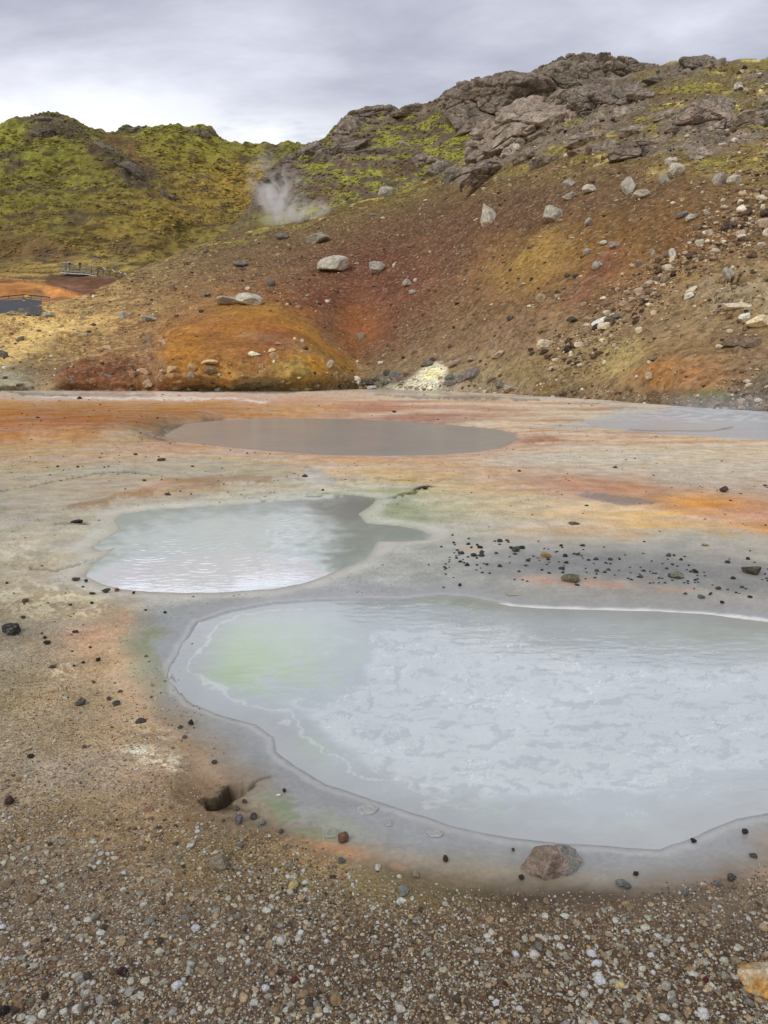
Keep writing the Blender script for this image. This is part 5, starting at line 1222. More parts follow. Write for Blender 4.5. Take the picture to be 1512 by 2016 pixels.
def cushions(sheet, name, N, want, cols, seed, lo, hi):
    g = np.random.default_rng(seed)
    nr, nc = sheet.P.shape[:2]; ok = np.where((sheet.us > -20) & (sheet.us < 1535))[0]
    jj = ok[g.integers(0, len(ok), N)]; ii = (g.uniform(0.02, 0.995, N) * (nr - 1)).astype(int)
    pp = sheet.P[ii, jj]; pu, pv, _ = project(pp); k = g.uniform(0, 1, N) < want(pp, pu, pv)
    pp, pu, pv = pp[k], pu[k], pv[k]; n = len(pp)
    s = (lo + (hi - lo) * g.power(0.5, n)) * pp[:, 1] / FOC * 0.5
    half = np.stack([s, s * 0.8, s * g.uniform(0.35, 0.7, n)], -1)
    here = sheet.C[ii[k], jj[k]] * g.uniform(0.75, 1.35, (n, 1))
    joined(name, pp + np.array([0, -0.05, 0.0]), half, g.uniform(-1, 1, n), here * 0.62 + 0.38 * cols(pp, pu, pv, g, n) * GAIN1, M_TUFT, 1, 8, True)
M_TUFT = mat_plain('moss cushion', (0, 0, 0), 0.95, 2.0, 0.3, True)
def pick(pal, g, n): return lin(pal)[g.integers(0, len(pal), n)] * g.uniform(0.75, 1.25, (n, 1))
def c3(P, u, v, g, n):
    f = np.clip(sstep(330, 470, v + 40 * fbm(P * 0.05, 3, 181)) + sstep(250, 420, u) * 0.6 * sstep(300, 380, v), 0, 1)[:, None]
    return (pick([(126, 122, 48), (142, 136, 56), (108, 104, 44), (90, 82, 40)], g, n) * (1 - f) + pick([(164, 136, 60), (146, 120, 54), (120, 98, 42), (184, 156, 84)], g, n) * f) * (1 + 0.9 * np.clip(fbm(P * np.array([0.06, 0.06, 0.14]), 4, 185), -0.5, 0.5))[:, None]
cushions(L3, 'moss', 15000, lambda P, u, v: sstep(560, 540, v) * (0.15 + 0.85 * sstep(-0.05, 0.15, fbm(P * np.array([0.08, 0.08, 0.2]), 4, 182))) * (polysd(u, v, BANK) < 0) * np.where(polysd(u, v, [(90, 548), (140, 540), (200, 546), (226, 550), (222, 560), (172, 586), (120, 572), (90, 560)]) > 0, 0.0, 1), c3, 61, 3, 10)
cushions(L2, 'moss', 22000, lambda P, u, v: sstep(-0.04, 0.1, fbm(P * np.array([0.28, 0.28, 0.8]), 5, 56)) * sstep(560, 600, u) * sstep(1010, 900, u) * sstep(212, 228, v) + 0.15 * sstep(440, 400, v), lambda P, u, v, g, n: pick([(134, 132, 56), (148, 142, 62), (116, 110, 52), (98, 84, 56)], g, n), 62, 2.5, 9)
cushions(L1, 'moss', 30000, lambda P, u, v: np.clip(sstep(350, 290, v) * sstep(900, 1050, u) * sstep(-0.05, 0.15, fbm(P * np.array([0.22, 0.22, 0.5]), 5, 37)) + 0.7 * sstep(34, 6, v - np.interp(u, *zip(*ridge1))) * sstep(330, 450, u) * (u < 940) + 0.5 * sstep(420, 330, v) * sstep(1250, 1480, u) * sstep(-0.1, 0.1, fbm(P * 0.3, 3, 183)), 0, 1), lambda P, u, v, g, n: pick([(142, 132, 62), (160, 142, 78), (122, 104, 54), (178, 156, 92), (104, 82, 48)], g, n), 63, 2.5, 8)
cushions(L1, 'dry_grass', 14000, lambda P, u, v: sstep(480, 120, u + 0.5 * (v - 620)) * sstep(735, 650, v) * sstep(-0.25, 0.1, fbm(P * np.array([0.25, 0.2, 0.6]), 4, 151)) * 0.6 + 0.25 * sstep(720, 450, u) * sstep(600, 500, v), lambda P, u, v, g, n: pick([(196, 166, 114), (176, 144, 96), (150, 122, 84), (210, 184, 132), (110, 86, 60)], g, n), 64, 3, 9)

# ------------------------------------------------------------------ foreground gravel
def field(N, v0, v1, u0, u1, seed):
    g = np.random.default_rng(seed)
    x0, y0 = gxy(756, v1); x1, y1 = gxy(756, v0)
    y = 1 / g.uniform(1 / y1, 1 / y0, N)
    x = g.uniform(-1, 1, N) * (0.74 * y + 0.5)
    z, uu, vv = gz(x, y); return x, y, z, uu, vv, g
GPAL = lin([(176, 172, 160), (156, 134, 106), (112, 90, 70), (74, 64, 56), (212, 205, 190), (136, 96, 80), (190, 154, 104), (132, 127, 118)])
def gravel(name, N, v0, v1, smin, smax, seed, sub, prob, dens):
    x, y, z, uu, vv, g = field(N, v0, v1, 0, 0, seed)
    P3 = np.stack([x, y, z], -1)
    ng = sstep(-20, 50, polysd(uu, vv, [(-700, 1480), (200, 1560), (400, 1610), (560, 1645), (700, 1700), (850, 1752), (1100, 1768), (1300, 1758), (1450, 1728), (1600, 1660), (2200, 1600), (2200, 2600), (-700, 2600)]) + 20 * fbm(P3 * 6, 3, 160))
    lg = sstep(430, 260, uu + 0.35 * (1400 - vv)) * sstep(1110, 1260, vv)
    clus = sstep(-0.35, 0.25, fbm(P3 * 2.2, 3, 161 + seed))
    k = g.uniform(0, 1, N) < np.maximum(ng, lg * dens) * (0.45 + 0.55 * clus)
    k &= polysd(uu, vv, HOLE) < -10
    P3 = P3[k]; uu = uu[k]; vv = vv[k]; n = len(P3)
    s = smin + (smax - smin) * g.power(0.5 if smax > 0.02 else 0.7, n) * g.uniform(0.2, 1, n)
    half = np.stack([s, s * g.uniform(0.6, 0.95, n), s * g.uniform(0.35, 0.7, n)], -1) * 0.5
    pr = np.array(prob); ci = g.choice(8, n, p=pr / pr.sum())
    c = GPAL[ci] * g.uniform(0.6, 1.4, (n, 1)) * 1.95
    P3[:, 2] += half[:, 2] * 0.45
    return P3, half, c, uu, vv, g, n
P3, half, c, uu, vv, g2, n = gravel('grains', 170000, 1300, 2120, 0.004, 0.0125, 41, 1, [20, 34, 26, 10, 10, 3, 2, 8], 0.6)
joined('gravel', P3, half, g2.uniform(0, 6, n), c, M_PEB, 1, 10, False)
P3, half, c, uu, vv, g2, n = gravel('pebbles', 15000, 1240, 2120, 0.010, 0.035, 42, 2, [34, 26, 10, 5, 9, 2, 2, 16], 0.35)
o_ = np.argsort(-half[:, 0] / np.maximum(P3[:, 1], 1)); bigp, rest = o_[:230], o_[230:]
joined('gravel', P3[rest], half[rest], g2.uniform(0, 6, len(rest)), c[rest], M_PEB, 2, 14, False)
for k, i in enumerate(bigp):
    lum = c[i].mean(); warm = c[i][0] / max(c[i][2], 1e-3)
    kind = 'whitish' if lum > 0.5 else 'pale grey' if lum > 0.28 and warm < 1.6 else 'tan' if lum > 0.15 and warm > 1.6 else 'grey' if lum > 0.12 else 'dark'
    where = 'left of the sinkhole' if uu[i] < 400 and vv[i] < 1640 else 'on the gravel below the sinkhole' if uu[i] < 560 and vv[i] < 1800 else 'on the coarse gravel at the bottom left' if uu[i] < 560 else 'on the gravel below the big pool' if vv[i] < 1850 else 'on the coarse gravel at the bottom right'
    o = link('pebble', ROUND[k % 8]); o.location = P3[i]; o.scale = half[i] * 1.15; o.rotation_euler = (0, 0, g2.uniform(0, 6)); o.color = (*np.clip(c[i], 0, 1), 1)
    tag(o, f'{kind} pebble lying {where}', 'pebble', f'{kind} pebbles {where}')

g = np.random.default_rng(91); N = 16000
uu = g.uniform(-20, 1535, N); vv = 775 + 440 * g.uniform(0, 1, N) ** 1.15
jj = np.clip(np.searchsorted(gu, uu), 0, len(gu) - 1); ii = np.clip(np.searchsorted(gv, vv), 0, len(gv) - 1); fl = ii * len(gu) + jj
dry = (np.max([SD[k_][fl] for k_ in SD], 0) < -0.12) & (g.uniform(0, 1, N) < 0.25 + 0.75 * sstep(-0.1, 0.25, nA[fl] + nB[fl])) & ~((uu > 780) & (vv > 1050))
fl = fl[dry]; pp = Pg[fl]; n = len(pp); sz = (0.7 + 0.5 * g.pareto(2.6, n)).clip(0.7, 3.2) * pp[:, 1] / FOC
hf = np.stack([sz, sz * 0.8, sz * g.uniform(0.3, 0.6, n)], -1)
joined('crust_chips', pp + np.stack([0 * sz, 0 * sz, 0.2 * sz], -1), hf, g.uniform(-1, 1, n), gc[fl] * np.where(g.uniform(0, 1, n) < 0.7, g.uniform(0.25, 0.7, n), g.uniform(1.1, 1.5, n))[:, None], M_SCREE, 1, 8, False)
# ------------------------------------------------------------------ named stones on the flat: u, v, w, h, tint, mesh kind, label
FS = [
 (676, 1650, 24, 24, (132, 96, 72), 'r', 'round brown stone on the mud beside the ringed mud vent'),
 (877, 1692, 14, 16, (84, 66, 56), 'c', 'dark brown stone left of the big foreground boulder'),
 (1026, 1728, 13, 12, (72, 62, 54), 'c', 'black clod just below the left side of the foreground boulder'),
 (1010, 1673, 8, 8, (92, 88, 84), 'c', 'small grey clod above the left side of the foreground boulder'),
 (1251, 1720, 12, 10, (66, 58, 54), 'c', 'black clod right of the foreground boulder'),
 (1365, 1655, 13, 8, (58, 50, 46), 'f', 'flat dark stone on the wet rim at the right'),
 (1465, 1637, 15, 12, (74, 66, 60), 'c', 'dark stone near the right edge of the big pool'),
 (430, 1700, 44, 28, (162, 144, 122), 'p', 'pitted pale lump of crust on the gravel below the sinkhole'),
 (576, 1742, 24, 16, (214, 194, 122), 'v', 'bright yellow stone on the gravel'),
 (1389, 1929, 15, 13, (112, 34, 34), 'r', 'dark red stone left of the orange stone'),
 (1312, 1940, 24, 17, (186, 180, 166), 'r', 'broad pale stone near the dark red stone'),
 (1428, 1921, 22, 13, (182, 174, 160), 'v', 'angular pale stone between the red and the orange stone'),
 (1222, 1738, 24, 13, (132, 134, 134), 'r', 'grey stone on the left of a little heap under the rim'),
 (1234, 1744, 17, 15, (112, 116, 118), 'r', 'grey blue stone on the right of a little heap under the rim'),
 (1439, 1728, 20, 16, (92, 90, 90), 'v', 'dark grey stone on the rust stained shore'),
 (1412, 1738, 16, 12, (128, 130, 132), 'r', 'grey stone left of the dark one on the rust stained shore'),
 (1348, 1757, 15, 17, (132, 134, 132), 'r', 'upright grey pebble below the rust stain'),
 (1483, 1684, 15, 8, (98, 92, 88), 'f', 'flat dark stone at the right edge by the rust stain'),
 (242, 1912, 24, 22, (72, 40, 38), 'v', 'porous maroon stone at the bottom left'),
 (579, 1929, 15, 12, (126, 52, 46), 'r', 'small red stone in the gravel at the bottom'),
 (660, 1967, 28, 22, (172, 138, 96), 'v', 'tan block in the gravel at the bottom'),
 (623, 1977, 18, 13, (152, 152, 152), 'r', 'blue grey pebble left of the tan block'),
 (19, 1577, 22, 16, (84, 58, 52), 'v', 'porous dark red stone at the left edge'),
 (62, 1768, 26, 12, (150, 122, 86), 'f', 'flaky tan slab on the gravel at the left'),
 (186, 1805, 16, 18, (168, 166, 152), 'r', 'egg shaped pale pebble on bare soil at the left'),
 (160, 1985, 16, 26, (158, 152, 136), 'r', 'long greyish pebble standing at the bottom left'),
 (8, 1990, 26, 18, (46, 40, 38), 'v', 'black stone cut off by the left edge'),
 (474, 1665, 14, 12, (128, 122, 118), 'r', 'grey pebble just below the sinkhole'),
 (470, 1614, 20, 20, (118, 118, 128), 'v', 'blue grey stone with a white side below the sinkhole'),
 (498, 1608, 18, 12, (92, 80, 80), 'v', 'dark mauve stone right of the blue grey one'),
 (516, 1620, 16, 12, (140, 144, 148), 'r', 'grey stone at the tip of the gravel by the green stain'),
 (466, 1591, 14, 11, (122, 112, 102), 'r', 'grey brown stone at the lip of the sinkhole'),
 (482, 1578, 13, 9, (104, 76, 64), 'c', 'reddish clod at the lip of the sinkhole'),
 (553, 1637, 11, 11, (104, 104, 106), 'r', 'grey pebble beside the green stain'),
 (560, 1557, 8, 9, (84, 60, 50), 'c', 'small brown clod on the sandy rim'),
 (672, 1694, 17, 9, (110, 108, 106), 'f', 'dark flat pebble under the rust stain'),
 (792, 1753, 26, 20, (150, 154, 152), 'v', 'layered grey stone on green gravel'),
 (819, 1722, 14, 14, (158, 154, 146), 'r', 'grey pebble topping a small group left of the boulder'),
 (1016, 1082, 16, 12, (88, 90, 86), 'v', 'largest dark grey stone at the top of the dark clod field'),
 (1073, 1093, 24, 11, (178, 142, 72), 'v', 'yellow ochre stone in the dark clod field'),
 (1125, 1140, 36, 14, (116, 110, 92), 'v', 'low grey brown lump at the lower edge of the clod field'),
 (1331, 1133, 28, 14, (142, 138, 126), 'v', 'squarish grey stone in the clod field'),
 (1480, 1124, 38, 18, (92, 84, 72), 'v', 'heap of dark crust at the right edge'),
 (1269, 1113, 0, 0, None, None, None),
 (1390, 1073, 16, 6, (182, 152, 104), 'f', 'flat tan stone on the grey mud at the right'),
 (1380, 1175, 15, 8, (112, 114, 108), 'f', 'flat grey stone near the white shoreline'),
 (1421, 1186, 9, 6, (60, 56, 52), 'c', 'dark clod near the white shoreline'),
 (906, 1152, 8, 6, (60, 58, 54), 'c', 'dark clod alone below the clod field'),
 (1425, 965, 18, 12, (92, 68, 56), 'v', 'reddish dark stone alone on the pink flat at the right'),
 (1212, 920, 10, 4, (96, 76, 62), 'f', 'small flat brown stone on the pink flat'),
 (1022, 927, 8, 4, (110, 84, 64), 'f', 'flat brown chip on the orange flat'),
 (1130, 1030, 22, 5, (120, 106, 92), 'f', 'thin brown flake above the clod field'),
 (318, 905, 18, 6, (92, 68, 44), 'f', 'flat dark brown stone in front of the far pool'),
 (157, 784, 10, 5, (48, 38, 34), 'c', 'black stone on the pale strip at the left'),
 (776, 811, 10, 4, (52, 42, 38), 'c', 'black stone behind the far pool'),
 (210, 1163, 19, 9, (74, 76, 72), 'v', 'largest dark stone on the shore left of the middle pool'),
 (231, 1161, 10, 6, (136, 92, 66), 'f', 'reddish stone next to the largest dark shore stone'),
 (150, 1140, 16, 7, (92, 88, 78), 'f', 'flat grey stone at the waterline left of the middle pool'),
 (170, 1144, 8, 6, (66, 62, 58), 'c', 'dark stone touching the left end of the middle pool'),
 (183, 1168, 14, 6, (88, 82, 74), 'f', 'flat dark stone up the shore left of the middle pool'),
 (263, 1167, 7, 5, (54, 50, 46), 'c', 'small black clod on the waterline of the middle pool'),
 (49, 1183, 15, 9, (108, 80, 66), 'v', 'rounded reddish stone on the left crust'),
 (22, 1240, 40, 18, (62, 60, 56), 'v', 'flaky dark heap at the left edge'),
 (33, 1233, 12, 9, (62, 58, 54), 'c', 'dark clod on top of the flaky dark heap'),
 (94, 1265, 17, 8, (60, 52, 52), 'f', 'flat black stone right of the flaky dark heap'),
 (88, 1256, 8, 6, (70, 62, 58), 'c', 'dark clod above the flat black stone'),
 (46, 1216, 9, 6, (74, 72, 66), 'c', 'dark grey clod above the flaky heap'),
 (148, 1243, 12, 5, (76, 72, 72), 'f', 'thin dark flake in the rusty band'),
 (193, 1299, 10, 8, (60, 58, 52), 'c', 'dark clod on the rusty ground, right one of three'),
 (164, 1304, 7, 5, (64, 58, 50), 'c', 'dark clod on the rusty ground, middle one of three'),
 (146, 1311, 7, 5, (66, 58, 52), 'c', 'dark clod on the rusty ground, left one of three'),
 (104, 1312, 14, 5, (96, 90, 80), 'f', 'grey flake on brown soil at the left'),
 (185, 1343, 9, 6, (102, 100, 96), 'c', 'grey clod in the sandy band'),
 (214, 1376, 10, 8, (98, 98, 94), 'c', 'grey stone above the dark double flake'),
 (230, 1385, 20, 7, (88, 84, 80), 'f', 'dark double flake in the sandy band'),
 (236, 1361, 11, 4, (102, 98, 92), 'f', 'thin grey flake in the sandy band'),
 (160, 1383, 24, 14, (104, 100, 96), 'v', 'group of grey flakes on white crust'),
 (376, 1423, 12, 11, (56, 50, 46), 'c', 'black stone on the sandy shore of the big pool'),
 (356, 1431, 10, 5, (92, 84, 74), 'f', 'flat brown chip left of the black stone'),
 (423, 1501, 14, 8, (86, 80, 78), 'c', 'dark stone above the sinkhole'),
 (363, 1451, 12, 6, (112, 106, 100), 'f', 'grey flake near the white crust'),
 (278, 1419, 22, 6, (92, 84, 76), 'f', 'long brown flake by the white crust'),
 (325, 1206, 7, 5, (62, 60, 56), 'c', 'double black clod on the grey shore'),
 (287, 1201, 7, 4, (88, 84, 78), 'c', 'grey clod on the grey shore'),
 (62, 1489, 17, 7, (62, 54, 46), 'f', 'dark flat stone at the left of the gravel'),
 (166, 1470, 10, 7, (112, 104, 102), 'r', 'mauve grey pebble on the reddish gravel'),
 (181, 1187, 9, 5, (72, 68, 62), 'c', 'dark clod on the left crust'),
 (139, 1191, 8, 4, (72, 66, 60), 'c', 'dark chip on the left crust'),
 (152, 1028, 24, 7, (44, 38, 34), 'v', 'black crust lump at the upper left of the middle pool'),
 (836, 961, 14, 7, (46, 42, 40), 'v', 'black lump at the right inlet of the middle pool'),
 (600, 937, 12, 6, (86, 84, 78), 'f', 'grey stone in the dry inlet'),
 (331, 973, 12, 6, (92, 94, 84), 'f', 'grey green stone on the brown crust'),
]
for k, (u_, v_, w_, h_, rgb, mk, lab) in enumerate(FS):
    if not lab: continue
    p = gpt(u_, v_ + h_ * 0.3); s = p[1] / FOC * 1.02
    me = {'r': ROUND[k % 8], 'c': CLODM[k % 8], 'f': FLATM[k % 5], 'v': fine(800 + k, 11, 4, 0.1), 'p': fine(800 + k, 14, 5, 0.16, M_ROCK, 0.8)}[mk]
    hz = h_ * s * (0.5 if mk == 'f' else 0.56)
    put('clod' if mk == 'c' else 'stone', p, (w_ * s * 0.52, w_ * s * (0.5 if mk != 'f' else 0.6), hz), rgb, lab, 'clod' if mk == 'c' else 'stone', None, me, None, 0, 0.12, k)
# the two big foreground stones
def boulder(P, half, seed, label, colf, rz=0, planes=11, name='boulder'):
    V, F = polytope(6, planes, seed, 0.10, 0.62, 0.95, 1.4)
    V = V * (1 + 0.09 * fbm(V * 2.3, 5, 3, ridged=True) + 0.05 * fbm(V * 10, 4, 5))[:, None] * np.array(half)
    me = mesh(name, V, F, M_BIG, own(colf(V / np.array(half)) * (1.9 if name == 'boulder' else 1.35), 0.5 if name == 'boulder' else 0.9), True)
    o = link(name, me); o.location = P; o.rotation_euler = (0, 0, rz); return tag(o, label, 'boulder')
M_BIG = mat_rock('foreground boulder', False, 12, 0.12, 'Object')
def cf1(q):
    n = fbm(q * 2.2, 5, 171); x = q[:, 0] + 0.35 * n
    a = sstep(-0.25, -0.1, -x) ; b = sstep(0.25, 0.4, x)
    c = np.tile(lin((158, 138, 122)), (len(q), 1)); c = c * (1 - a[:, None]) + lin((132, 104, 88)) * a[:, None]; c = c * (1 - b[:, None]) + lin((126, 122, 118)) * b[:, None]
    r = sstep(0.15, 0.3, fbm(q * 4, 4, 172)); return (c * (1 - 0.4 * r[:, None]) + lin((150, 116, 102)) * 0.4 * r[:, None])
p = gpt(1097, 1716); boulder((p[0] - 0.02, p[1] + 0.015, p[2] + 0.022), (0.103, 0.080, 0.072), 2031, 'big reddish brown boulder with a grey right side at the near shore', cf1, 0.2, 12)
def cf2(q):
    n = fbm(q * 1.8, 5, 173); m = sstep(-0.1, 0.2, n)
    c = lin((196, 142, 66)) * (1 - m[:, None]) + lin((176, 150, 112)) * m[:, None]; t = sstep(0.3, 0.7, q[:, 2] + 0.4 * n)
    return (c * (1 - 0.7 * t[:, None]) + lin((186, 178, 160)) * 0.7 * t[:, None]) * 1.2
p = gpt(1500, 1945); boulder((p[0] + 0.02, p[1], p[2] + 0.025), (0.098, 0.05, 0.04), 2050, 'orange and white oblong stone cut off by the right edge at the bottom', cf2, -0.12, 13, 'stone')
# dark clods strewn over the grey mud
g = np.random.default_rng(77); k = 0; cnt = 0
while cnt < 210 and k < 4000:
    k += 1; a = g.uniform(840, 1535); b = g.normal(1118, 32)
    cen = np.interp(a, [840, 950, 1100, 1300, 1520], [1108, 1095, 1112, 1122, 1152])
    b = g.normal(cen, np.interp(a, [840, 1000, 1300, 1520], [18, 24, 20, 22]))
    if b < 1050 or b > 1178 or g.uniform() > np.interp(a, [840, 900, 1000, 1300, 1520], [0.25, 0.6, 0.9, 1, 0.55]) * sstep(-0.7, 0.3, perlin(np.array([[a / 38, b / 9, 0.5]]), 7)[0]): continue
    p = gpt(a, b); s = p[1] / FOC; w_ = min(4.2 + g.pareto(2.2) * 2.8, 12); cnt += 1
    put('clod', p, (w_ * s * 0.55, w_ * s * 0.5, w_ * s * g.uniform(0.3, 0.45)), (72 + g.uniform(-16, 26),) * 3, 'small black clod strewn on the grey mud right of the middle pool', 'clod', 'black clods on the grey mud', CLODM[cnt % 8], None, 0, 0.32, cnt)
for (u0, u1, v0, v1, n_, lab, grp) in ((0, 170, 1120, 1240, 12, 'small dark chip on the white crust at the left', 'dark chips on the left crust'), (0, 700, 885, 975, 36, 'tiny dark stone on the tan flat in front of the far pool', 'dark stones on the tan flat'), (1020, 1512, 880, 1060, 16, 'tiny dark stone on the pink and orange flat', 'dark stones on the pink flat'), (130, 420, 1230, 1520, 10, 'small grey chip on the sandy slope left of the big pool', 'grey chips left of the big pool'), (0, 330, 800, 880, 14, 'tiny dark stone on the orange bank', 'dark stones on the orange bank')):
    for i in range(n_):
        a, b = g.uniform(u0, u1), g.uniform(v0, v1); p = gpt(a, b); s = p[1] / FOC; w_ = min(3.2 + g.pareto(2.6) * 2.5, 10) * (1 if v0 > 1100 else 0.9)
        put('clod', p, (w_ * s * 0.55, w_ * s * 0.5, w_ * s * g.uniform(0.2, 0.4)), (66 + g.uniform(-12, 26),) * 3, lab, 'clod', grp, CLODM[i % 8], None, 0, 0.15, i)
# ringed mud vents
def vent(u_, v_, r, label, tint, deep):
    p = gpt(u_, v_); s = p[1] / FOC; th = np.linspace(0, 2 * np.pi, 49)[:-1]; rr = np.linspace(0.02, 1.5, 26)
    T, RR = np.meshgrid(th, rr); h = 0.16 * np.exp(-((RR - 0.95) / 0.16) ** 2) - deep * np.exp(-(RR / 0.5) ** 2) + 0.10 * np.exp(-((RR - 0.35) / 0.08) ** 2) - 0.06
    h = h * sstep(1.5, 1.1, RR) - 0.05 * sstep(1.1, 1.5, RR)
    wob = 1 + 0.1 * np.sin(2 * T + u_) + 0.06 * np.sin(5 * T)
    V = np.stack([RR * np.cos(T) * wob, RR * np.sin(T) * wob, h + 0.05], -1) * r * s
    nr, nc = RR.shape; i = np.arange(nr * nc).reshape(nr, nc); j = np.roll(i, -1, 1)
    F = np.stack([i[:-1], j[:-1], j[1:], i[1:]], -1).reshape(-1, 4)
    c = np.tile(own(lin(tint) * 1.05), (nr * nc, 1)); me = mesh('mud_vent', V.reshape(-1, 3), F, M_MUD, c, True)
    o = link('mud_vent', me); o.location = (p[0], p[1], p[2] + 0.002); return tag(o, label, 'mud vent')
M_MUD = mat_plain('wet grey mud', (0, 0, 0), 0.35, 30, 0.12, True)
vent(723, 1594, 15, 'shallow ringed mud vent with a raised middle on the grey rim', (166, 168, 172), 0.02)
vent(653, 1641, 11, 'deep ringed mud vent beside the round brown stone', (150, 150, 146), 0.5)
vent(765, 1622, 6, 'small dimple in the mud right of the shallow vent', (160, 163, 168), 0.25)
vent(856, 1641, 11, 'faint ring in the mud left of the foreground boulder', (164, 166, 170), 0.1)
vent(617, 975, 14, 'ring of mud on the back edge of the middle pool', (176, 178, 170), 0.1)
vent(1012, 1168, 12, 'mud ring at the top edge of the big pool', (160, 160, 152), 0.15)
# bubbles on the big pool
N = 240; q = g.uniform(0, 1, N); bu = 740 + 780 * q + g.normal(0, 14, N); bv = np.interp(bu, [740, 900, 1000, 1200, 1512], [1216, 1220, 1245, 1290, 1318]) + g.normal(0, 13, N)
x, y = gxy(bu, bv, -0.02); bs = g.uniform(0.004, 0.009, N)
V, F = ico(2); V = V * [1, 1, 0.6]
X = (V[None] * bs[:, None, None] + np.stack([x, y, np.full(N, -0.02)], -1)[:, None]).reshape(-1, 3); FF = (F[None] + (np.arange(N) * len(V))[:, None, None]).reshape(-1, 3)
M_BUB = mat_plain('bubble film', (186, 192, 196), 0.08, 20, 0.04)
tag(link('bubbles', mesh('bubbles', X, FF, M_BUB, None, True)), kind='stuff')

# ------------------------------------------------------------------ road, rails, boardwalk, person
def cyl(a, b, r, n=6):
    a = np.array(a, float); b = np.array(b, float); d = b - a; L = np.linalg.norm(d); d /= L
    x = np.cross(d, [0, 0, 1]) if abs(d[2]) < 0.9 else np.cross(d, [1, 0, 0]); x /= np.linalg.norm(x); y = np.cross(d, x)
    th = np.arange(n) * 2 * np.pi / n + math.pi / n; ring = (np.cos(th)[:, None] * x + np.sin(th)[:, None] * y) * r
    V = np.concatenate([a + ring, b + ring, [a], [b]]); F = []
    for k in range(n):
        m = (k + 1) % n; F += [(k, m, n + m), (k, n + m, n + k), (2 * n, m, k), (2 * n + 1, n + k, n + m)]
    return V, np.array(F)
def box(c, h, rz=0):
    c = np.array(c, float); s = np.array([[x, y, z] for x in (-1, 1) for y in (-1, 1) for z in (-1, 1)], float) * h
    co, si = math.cos(rz), math.sin(rz); s = np.stack([s[:, 0] * co - s[:, 1] * si, s[:, 0] * si + s[:, 1] * co, s[:, 2]], -1)
    F = [(0, 1, 3), (0, 3, 2), (4, 6, 7), (4, 7, 5), (0, 4, 5), (0, 5, 1), (2, 3, 7), (2, 7, 6), (0, 2, 6), (0, 6, 4), (1, 5, 7), (1, 7, 3)]
    return s + c, np.array(F)
def merge(parts):
    V, F, o = [], [], 0
    for v, f in parts: V.append(v); F.append(f + o); o += len(v)
    return np.concatenate(V), np.concatenate(F)
def part(name, parts, mat, parent, bevel=0.0):
    V, F = merge(parts) if isinstance(parts, list) else parts
    return link(name, mesh(name, V - np.array(parent.location), F, mat, None, False), parent)
def empty(name, loc, label, cat, group=None):
    o = link(name, None); o.location = loc; return tag(o, label, cat, group)
# road: a sheet on the valley floor
ru = np.arange(-300, 90, 6.0); rows = []
for vv_ in np.linspace(598, 628, 9): rows.append(at(ru, np.full(len(ru), vv_), np.interp(-vv_, [-670, -640, -612, -597], [66, 70, 75, 83])) + [0, -0.25, 0.35])
A = np.array(rows); tag(link('road', mesh('road', A.reshape(-1, 3), gridfaces(*A.shape[:2], flip=True), M_ASPH, None, True)), kind='structure')
# rail along the road
def P_(u_, v_, Y_): return at(u_, v_, Y_)
RY = 82.2
rb = empty('road_railing', P_(17, 597, RY), 'weathered grey railing along the dark road at the left edge', 'railing')
px = [(-60, 590, 602), (-20, 587, 599), (17, 583, 598), (47, 580, 597), (62, 581.5, 597), (81, 583.5, 601), (98, 585.5, 593)]
for (a, t, b) in px: part('post', cyl(P_(a, t - 0.5, RY), P_(a, b + 6, RY), 0.05), M_WOOD, rb)
for off in (0, 4.2, 8.4):
    part('rail', [cyl(P_(px[k][0], px[k][1] + off, RY - 0.08), P_(px[k + 1][0], px[k + 1][1] + off, RY - 0.08), 0.045 if off else 0.06) for k in range(len(px) - 1)], M_WOOD if off else M_DARKWOOD, rb)
sg = empty('warning_sign', P_(52, 583, RY - 0.3), 'small yellow warning sign fixed to the road railing', 'sign')
part('panel', box(P_(52, 583, RY - 0.3), (0.23, 0.02, 0.11)), M_YELLOW, sg); part('mark', box(P_(52, 583, RY - 0.33), (0.05, 0.015, 0.05)), M_WHITE, sg)
part('back_brace', box(P_(52, 583, RY - 0.22), (0.2, 0.03, 0.03)), M_DARKWOOD, sg)
cn = empty('marker_block', P_(48, 597, RY - 0.5), 'pale block with a dark top standing under the yellow sign', 'marker')
bp = P_(48, 597, RY - 0.5)
part('body', [box(bp + [0, 0, 0.12], (0.16, 0.14, 0.12)), box(bp + [0, 0, 0.3], (0.11, 0.1, 0.06))], M_WHITE, cn); part('cap', box(bp + [0, 0, 0.42], (0.13, 0.12, 0.05)), M_BLACK, cn)
# boardwalk
BY = 133.5
m = BY / FOC
bw = empty('boardwalk', P_(150, 536, BY), 'grey timber boardwalk with railings and steps at the foot of the green hill', 'boardwalk')
deck = [(119, 533), (130, 534.5), (170, 537), (192, 541)]
dp = []
for k in range(len(deck) - 1):
    a, b = P_(*deck[k], BY), P_(*deck[k + 1], BY); c = (a + b) / 2; L = np.linalg.norm(b - a)
    v, f = box([0, 0, 0], (L / 2 + 0.02, 0.9, 0.11)); t = math.atan2(b[2] - a[2], b[0] - a[0]); v = np.stack([v[:, 0] * math.cos(t) - v[:, 2] * math.sin(t), v[:, 1], v[:, 0] * math.sin(t) + v[:, 2] * math.cos(t)], -1)
    dp.append((v + c, f))
part('deck', dp, M_WOOD, bw)
part('fascia', [(cyl(P_(deck[k][0], deck[k][1] + 3.2, BY - 0.9), P_(deck[k + 1][0], deck[k + 1][1] + 3.2, BY - 0.9), 0.09)) for k in range(3)], M_WHITE, bw)
posts = [(120, 533), (128, 534), (139, 535), (149, 535.6), (160, 536.4), (170, 537), (180, 539), (192, 541)]
